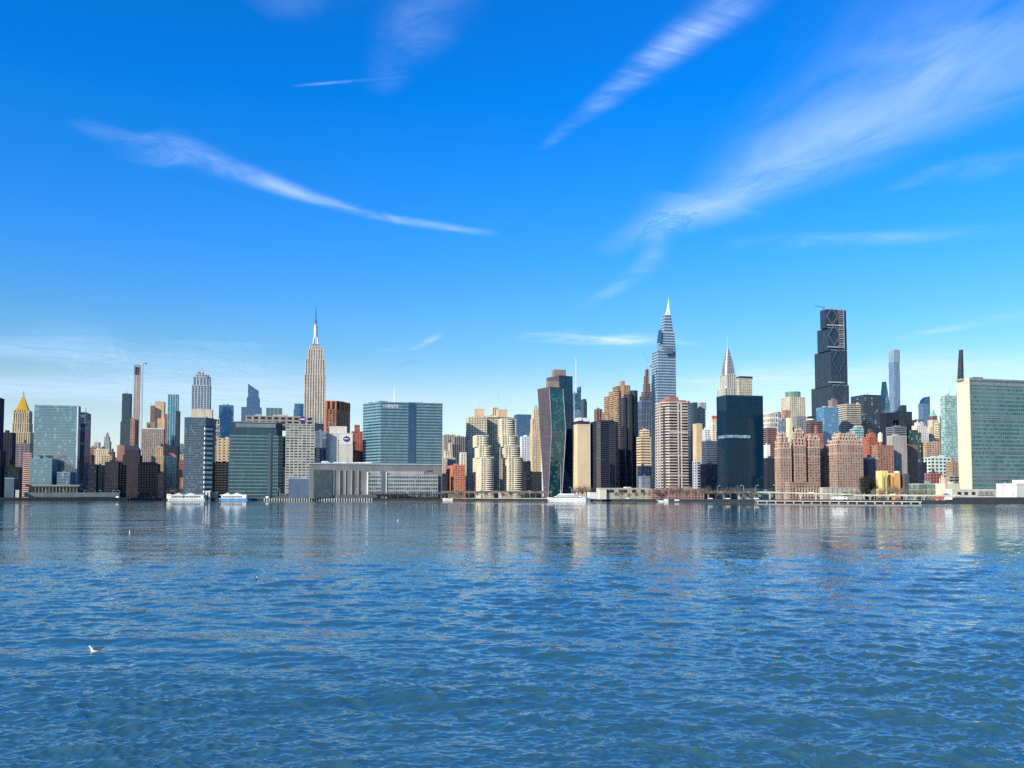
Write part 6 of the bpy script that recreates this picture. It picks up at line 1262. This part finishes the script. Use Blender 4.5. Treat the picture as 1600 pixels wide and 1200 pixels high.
# cars and vans: body, cabin glass, wheels
def car_proto(hexc, van=False):
    c = thing('parked_car' if not van else 'parked_van', 'car', 'car' if not van else 'van'); h = 1.0 if not van else 2.3
    MB().loft([(-2.2, -.9, .35), (2.2, -.9, .35), (2.2, .9, .35), (-2.2, .9, .35)], [(-2.15, -.85, h), (2.1, -.85, h), (2.1, .85, h), (-2.15, .85, h)]).build('body', wall(hexc, .4, .05), c)
    if not van: MB().loft([(-1.6, -.8, 1.0), (1.2, -.8, 1.0), (1.2, .8, 1.0), (-1.6, .8, 1.0)], [(-1.1, -.65, 1.5), (.5, -.65, 1.5), (.5, .65, 1.5), (-1.1, .65, 1.5)]).build('window', gdark, c)
    else: MB().box(1.2, 2.0, -.95, -.86, 1.4, 2.0).build('window', gdark, c)
    for x in (-1.4, 1.4): MB().loft([(x + .34 * math.cos(k * .785), -.95, .34 + .34 * math.sin(k * .785)) for k in range(8)], [(x + .34 * math.cos(k * .785), -.7, .34 + .34 * math.sin(k * .785)) for k in range(8)]).build('wheel', W('15161a'), c)
    return c
CARS = [('e4e4e0', 'white'), ('2a2c30', 'black'), ('9a2c28', 'red'), ('8a8e92', 'silver'), ('2c4468', 'blue')]
protos = [(car_proto(h), n) for h, n in CARS]; used = [False] * 5
CP_ = [(8, 6, 0, 'at the far left quay'), (52, 6, 0, 'on the left quay below the pavilion'), (60, 6, 1, 'on the left quay right of the white one'), (100, 6, 1, 'below the middle of the pavilion'), (158, 9, 0, 'on the road before the tan building'), (170, 6, 3, 'left of the old brick hospital'), (199, 10, 2, 'in front of the old brick hospital'), (213, 12, 1, 'right of the red car by the brick hospital'), (221, 12, 0, 'in the lot before the tiled wing'), (227, 12, 3, 'next to the white car before the tiled wing'), (232, 12, 0, 'second in the row before the tiled wing'), (240, 12, 4, 'at the right of the lot before the tiled wing'), (250, 12, 1, 'near the bare tree clump'), (395, 14, 1, 'behind the blue ferry'), (408, 14, 3, 'before the teal banded hospital'), (420, 14, 0, 'before the right half of the teal banded hospital'), (436, 14, 2, 'at the corner of the teal banded hospital'), (740, 4, 1, 'under the brown elevated road left of the cream towers'), (812, 4, 3, 'under the brown elevated road right of the beige blocks'), (1110, 5, 0, 'below the sandy slab on the pale quay'), (1137, 5, 0, 'below the black slab corner'), (1170, 5, 3, 'below the black slab middle'), (1182, 5, 0, 'below the black slab lobby'), (1376, 6, 1, 'on the lower deck below the yellow wall'), (1404, 6, 2, 'on the lower deck below the orange wall'), (1420, 6, 3, 'on the lower deck right of the red car')]
for px, off, k, d in CP_:
    p, n = protos[k]; o = p if not used[k] else copy_tree(p); used[k] = True
    Y = SY(px) + off; sc = 1.25; o.location = (Xat(px, Y, 4), Y, GZ + .3); o.scale = (sc,) * 3; o.rotation_euler.z = -.3; o['label'] = f'{n} car {d}'; o['group'] = 'cars along the waterfront'
MARK = [(0, 'the high-rise at the left edge'), (35, 'the gold pyramid tower'), (85, 'the square glass hospital'), (132, 'the narrow hospital wing'), (178, 'the old brick hospital'), (240, 'the tiled brick wing'), (310, 'the balcony tower'), (347, 'the low navy block'), (395, 'the teal banded hospital'), (465, 'the grey white hospital slab'), (505, 'the big glass box'), (540, 'the vertical fins'), (590, 'the first office bays'), (640, 'the wide teal building'), (680, 'the wall lettering'), (712, 'the red brick block'), (755, 'the left cream stack'), (775, 'the shaded rear wing'), (800, 'the right cream stack'), (830, 'the dark low block'), (862, 'the bent tower'), (908, 'the pale blank slab'), (945, 'the dark faceted tower'), (980, 'the cylinder tower'), (1006, 'the cream balcony block'), (1050, 'the octagon tower'), (1090, 'the sandy slab'), (1110, 'the red roofed block'), (1128, 'the black slab corner'), (1160, 'the black slab'), (1200, 'the small white house'), (1223, 'the left gothic tower'), (1247, 'the middle gothic tower'), (1270, 'the right gothic tower'), (1290, 'the recessed brick wing'), (1320, 'the wide gothic building'), (1358, 'the dark trees'), (1380, 'the yellow wall'), (1397, 'the orange wall'), (1413, 'the dark wing'), (1440, 'the greenish low building'), (1480, 'the cream low building')]
rc = random.Random(9); k0 = 0
for i, (mx__, nm_) in enumerate(MARK):
    if mx__ < 425: continue
    k = (i * 3 + 1) % 5; p, n = protos[k]; o = p if not used[k] else copy_tree(p); used[k] = True
    px = mx__ + rc.uniform(-3, 3)
    if px < 690: dk__, off = 771.9 - (px - 430) * .008, 29
    elif px < 862: dk__, off = 768.0 + (px - 690) * .002, 21
    elif px < 1095: dk__, off = None, 9
    elif px < 1332: dk__, off = 769.0 + max(0, px - 1200) * .026, 15
    else: dk__, off = 773.5 + (px - 1325) * .004, 17
    Y = SY(px) + off; o.location = (Xat(px, Y, 8), Y, Zat(dk__, Y) if dk__ else GZ + .3); o.scale = (1.2,) * 3; o.rotation_euler.z = -.4
    o['label'] = f'{n} car on the {"elevated road" if dk__ else "quay road"} in front of {nm_}'; o['group'] = 'cars along the waterfront'
vans = [(car_proto('e6e6e2', True), 'white'), (car_proto('9c4c42', True), 'red')]; uv_ = [False, False]
for px, off, k, d, L in ((1312, 7, 0, 'long white truck on the right quay deck below the stone wall', 3.2), (1463, 7, 1, 'red truck on the quay below the cream low building', 2.0), (1473, 7, 1, 'second red truck left of the white one', 1.6), (1484, 7, 0, 'white truck right of the red trucks', 2.0), (418, 10, 0, 'white van on the ramp right of the blue ferry', 1.2), (184, 11, 0, 'white van on the left road by the barrier wall', 1.3)):
    p, n = vans[k]; o = p if not uv_[k] else copy_tree(p); uv_[k] = True
    Y = SY(px) + off; o.location = (Xat(px, Y, 4), Y, GZ + .3); o.scale = (L, 1.2, 1.3); o.rotation_euler.z = -.3; o['label'] = d; o['group'] = 'vans and trucks on the waterfront'
# chimney steam drifting over roofs
def plume(label, pts, Y, dark=False, dens=.5):
    r = random.Random(len(label)); import bmesh
    m, t, p = newmat('steam'); t.nodes.remove(p); out = [n_ for n_ in t.nodes if n_.type == 'OUTPUT_MATERIAL'][0]
    v = nn(t, 'ShaderNodeVolumePrincipled'); v.inputs['Color'].default_value = (.35, .4, .5, 1) if dark else (.95, .95, .97, 1); v.inputs['Density'].default_value = dens; v.inputs['Anisotropy'].default_value = .3
    t.links.new(v.outputs[0], out.inputs['Volume'])
    mb = MB()
    base = at(pts[0][0], 0); cent = Vector((Xat(pts[0][0], Y, 150), Y, 0))
    lo = None
    for (px, py, hw), (qx, qy, qw) in zip(pts, pts[1:]):
        a = Vector((Xat(px, Y, 200), Y, Zat(py, Y))); b = Vector((Xat(qx, Y, 200), Y, Zat(qy, Y)))
        mb.bar(a, b, hw * Y / F, 9, qw * Y / F)
    o = mb.build('steam_plume', m); return tag(o, label, 'steam')
plume('thin grey steam plume rising behind the cream stepped towers', [(781, 636, .8), (779, 630, 1.5), (780, 624, 1.3), (777, 618, 2.0), (780, 612, 1.2)], 1900, True, .02)
plume('white steam rising beside the base of the tallest dark tower', [(1320, 630, 1.5), (1318, 624, 2.8), (1323, 618, 2.0), (1321, 610, 1.0)], 1800, False, .03)
plume('small dark smoke puff drifting above the wide teal building', [(620, 577, 1), (628, 571, 4.5), (640, 566, 5.5), (652, 564, 4), (657, 567, 1)], 2400, True, .006)

# ------------------------------------------------------------------ gulls on the water
def gull_proto():
    g = thing('gull', 'gull', 'gull')
    def body(secs, m, name):
        mb = MB(); rings = []
        for x, z, ry, rz in secs: rings.append([(x, ry * math.cos(2 * math.pi * k / 12), z + rz * math.sin(2 * math.pi * k / 12)) for k in range(12)])
        for a, b in zip(rings, rings[1:]):
            for k in range(12): mb.face([a[k], b[k], b[(k + 1) % 12], a[(k + 1) % 12]])
        mb.face(rings[0]); mb.face(rings[-1][::-1]); o = mb.build(name, m, g)
        for p in o.data.polygons: p.use_smooth = True
        return o
    wf = wall('e9e8e4', .7, .05); gf = wall('2a2c34', .6, .1)
    body([(-.215, .10, .005, .008), (-.20, .08, .045, .06), (-.15, .055, .075, .085), (-.05, .05, .085, .08), (.06, .06, .075, .07), (.15, .085, .05, .04), (.22, .10, .03, .014), (.25, .105, .01, .006)], wf, 'body')
    body([(-.205, .10, .035, .05), (-.215, .15, .032, .045), (-.222, .19, .036, .036), (-.235, .215, .042, .04), (-.262, .22, .034, .032), (-.285, .215, .016, .016)], wf, 'head')
    MB().bar((-.155, 0, .09), (-.222, 0, .2), .05, 10, .036).build('neck', wf, g)
    body([(-.28, .215, .012, .012), (-.315, .21, .009, .009), (-.33, .203, .003, .004)], wall('b08a2c', .5, .05), 'bill')
    for s in (-1, 1):
        mb = MB(); secs = [(-.12, .115, .02), (-.03, .125, .045), (.09, .13, .045), (.19, .15, .03), (.27, .175, .010)]; rr = []
        for x, z, h in secs: rr.append([(x, s * .02, z + h * .9), (x, s * .078, z + h * .6), (x, s * .092, z - h * 1.3), (x, s * .04, z - h * .6)])
        for a, b in zip(rr, rr[1:]):
            for k in range(4): mb.face([a[k], b[k], b[(k + 1) % 4], a[(k + 1) % 4]])
        mb.face(rr[0]); mb.face(rr[-1]); mb.build('wing', gf, g)
        MB().cyl(0, 0, .006, 0, .006, 8).build('eye', W('101012'), g, loc=(-.245, s * .041, .222))
    return g
g = gull_proto(); GL = [(150.5, 1016, 'dark winged white gull floating on the water at the lower left', 1.1), (51, 803, 'tiny white gull on the far water below the gold pyramid tower', 1.6), (203, 832, 'white gull speck on the water below the old brick hospital', 1.9), (621, 813, 'white gull speck on the water below the low grey hospital', 1.4), (1297, 811, 'white gull speck on the water below the wide gothic building', 1.7), (400, 905, 'small gull on the water left of centre', .9)]
for i, (px, py, lab, sc) in enumerate(GL):
    o = g if i == 0 else copy_tree(g); Y = CAMH * F / (py - 775); o.location = (Xat(px, Y, 0), Y, .02); o.scale = (sc,) * 3; o.rotation_euler.z = .15 + i * .9 * (i > 0); o['label'] = lab; o['group'] = 'gulls resting on the river'
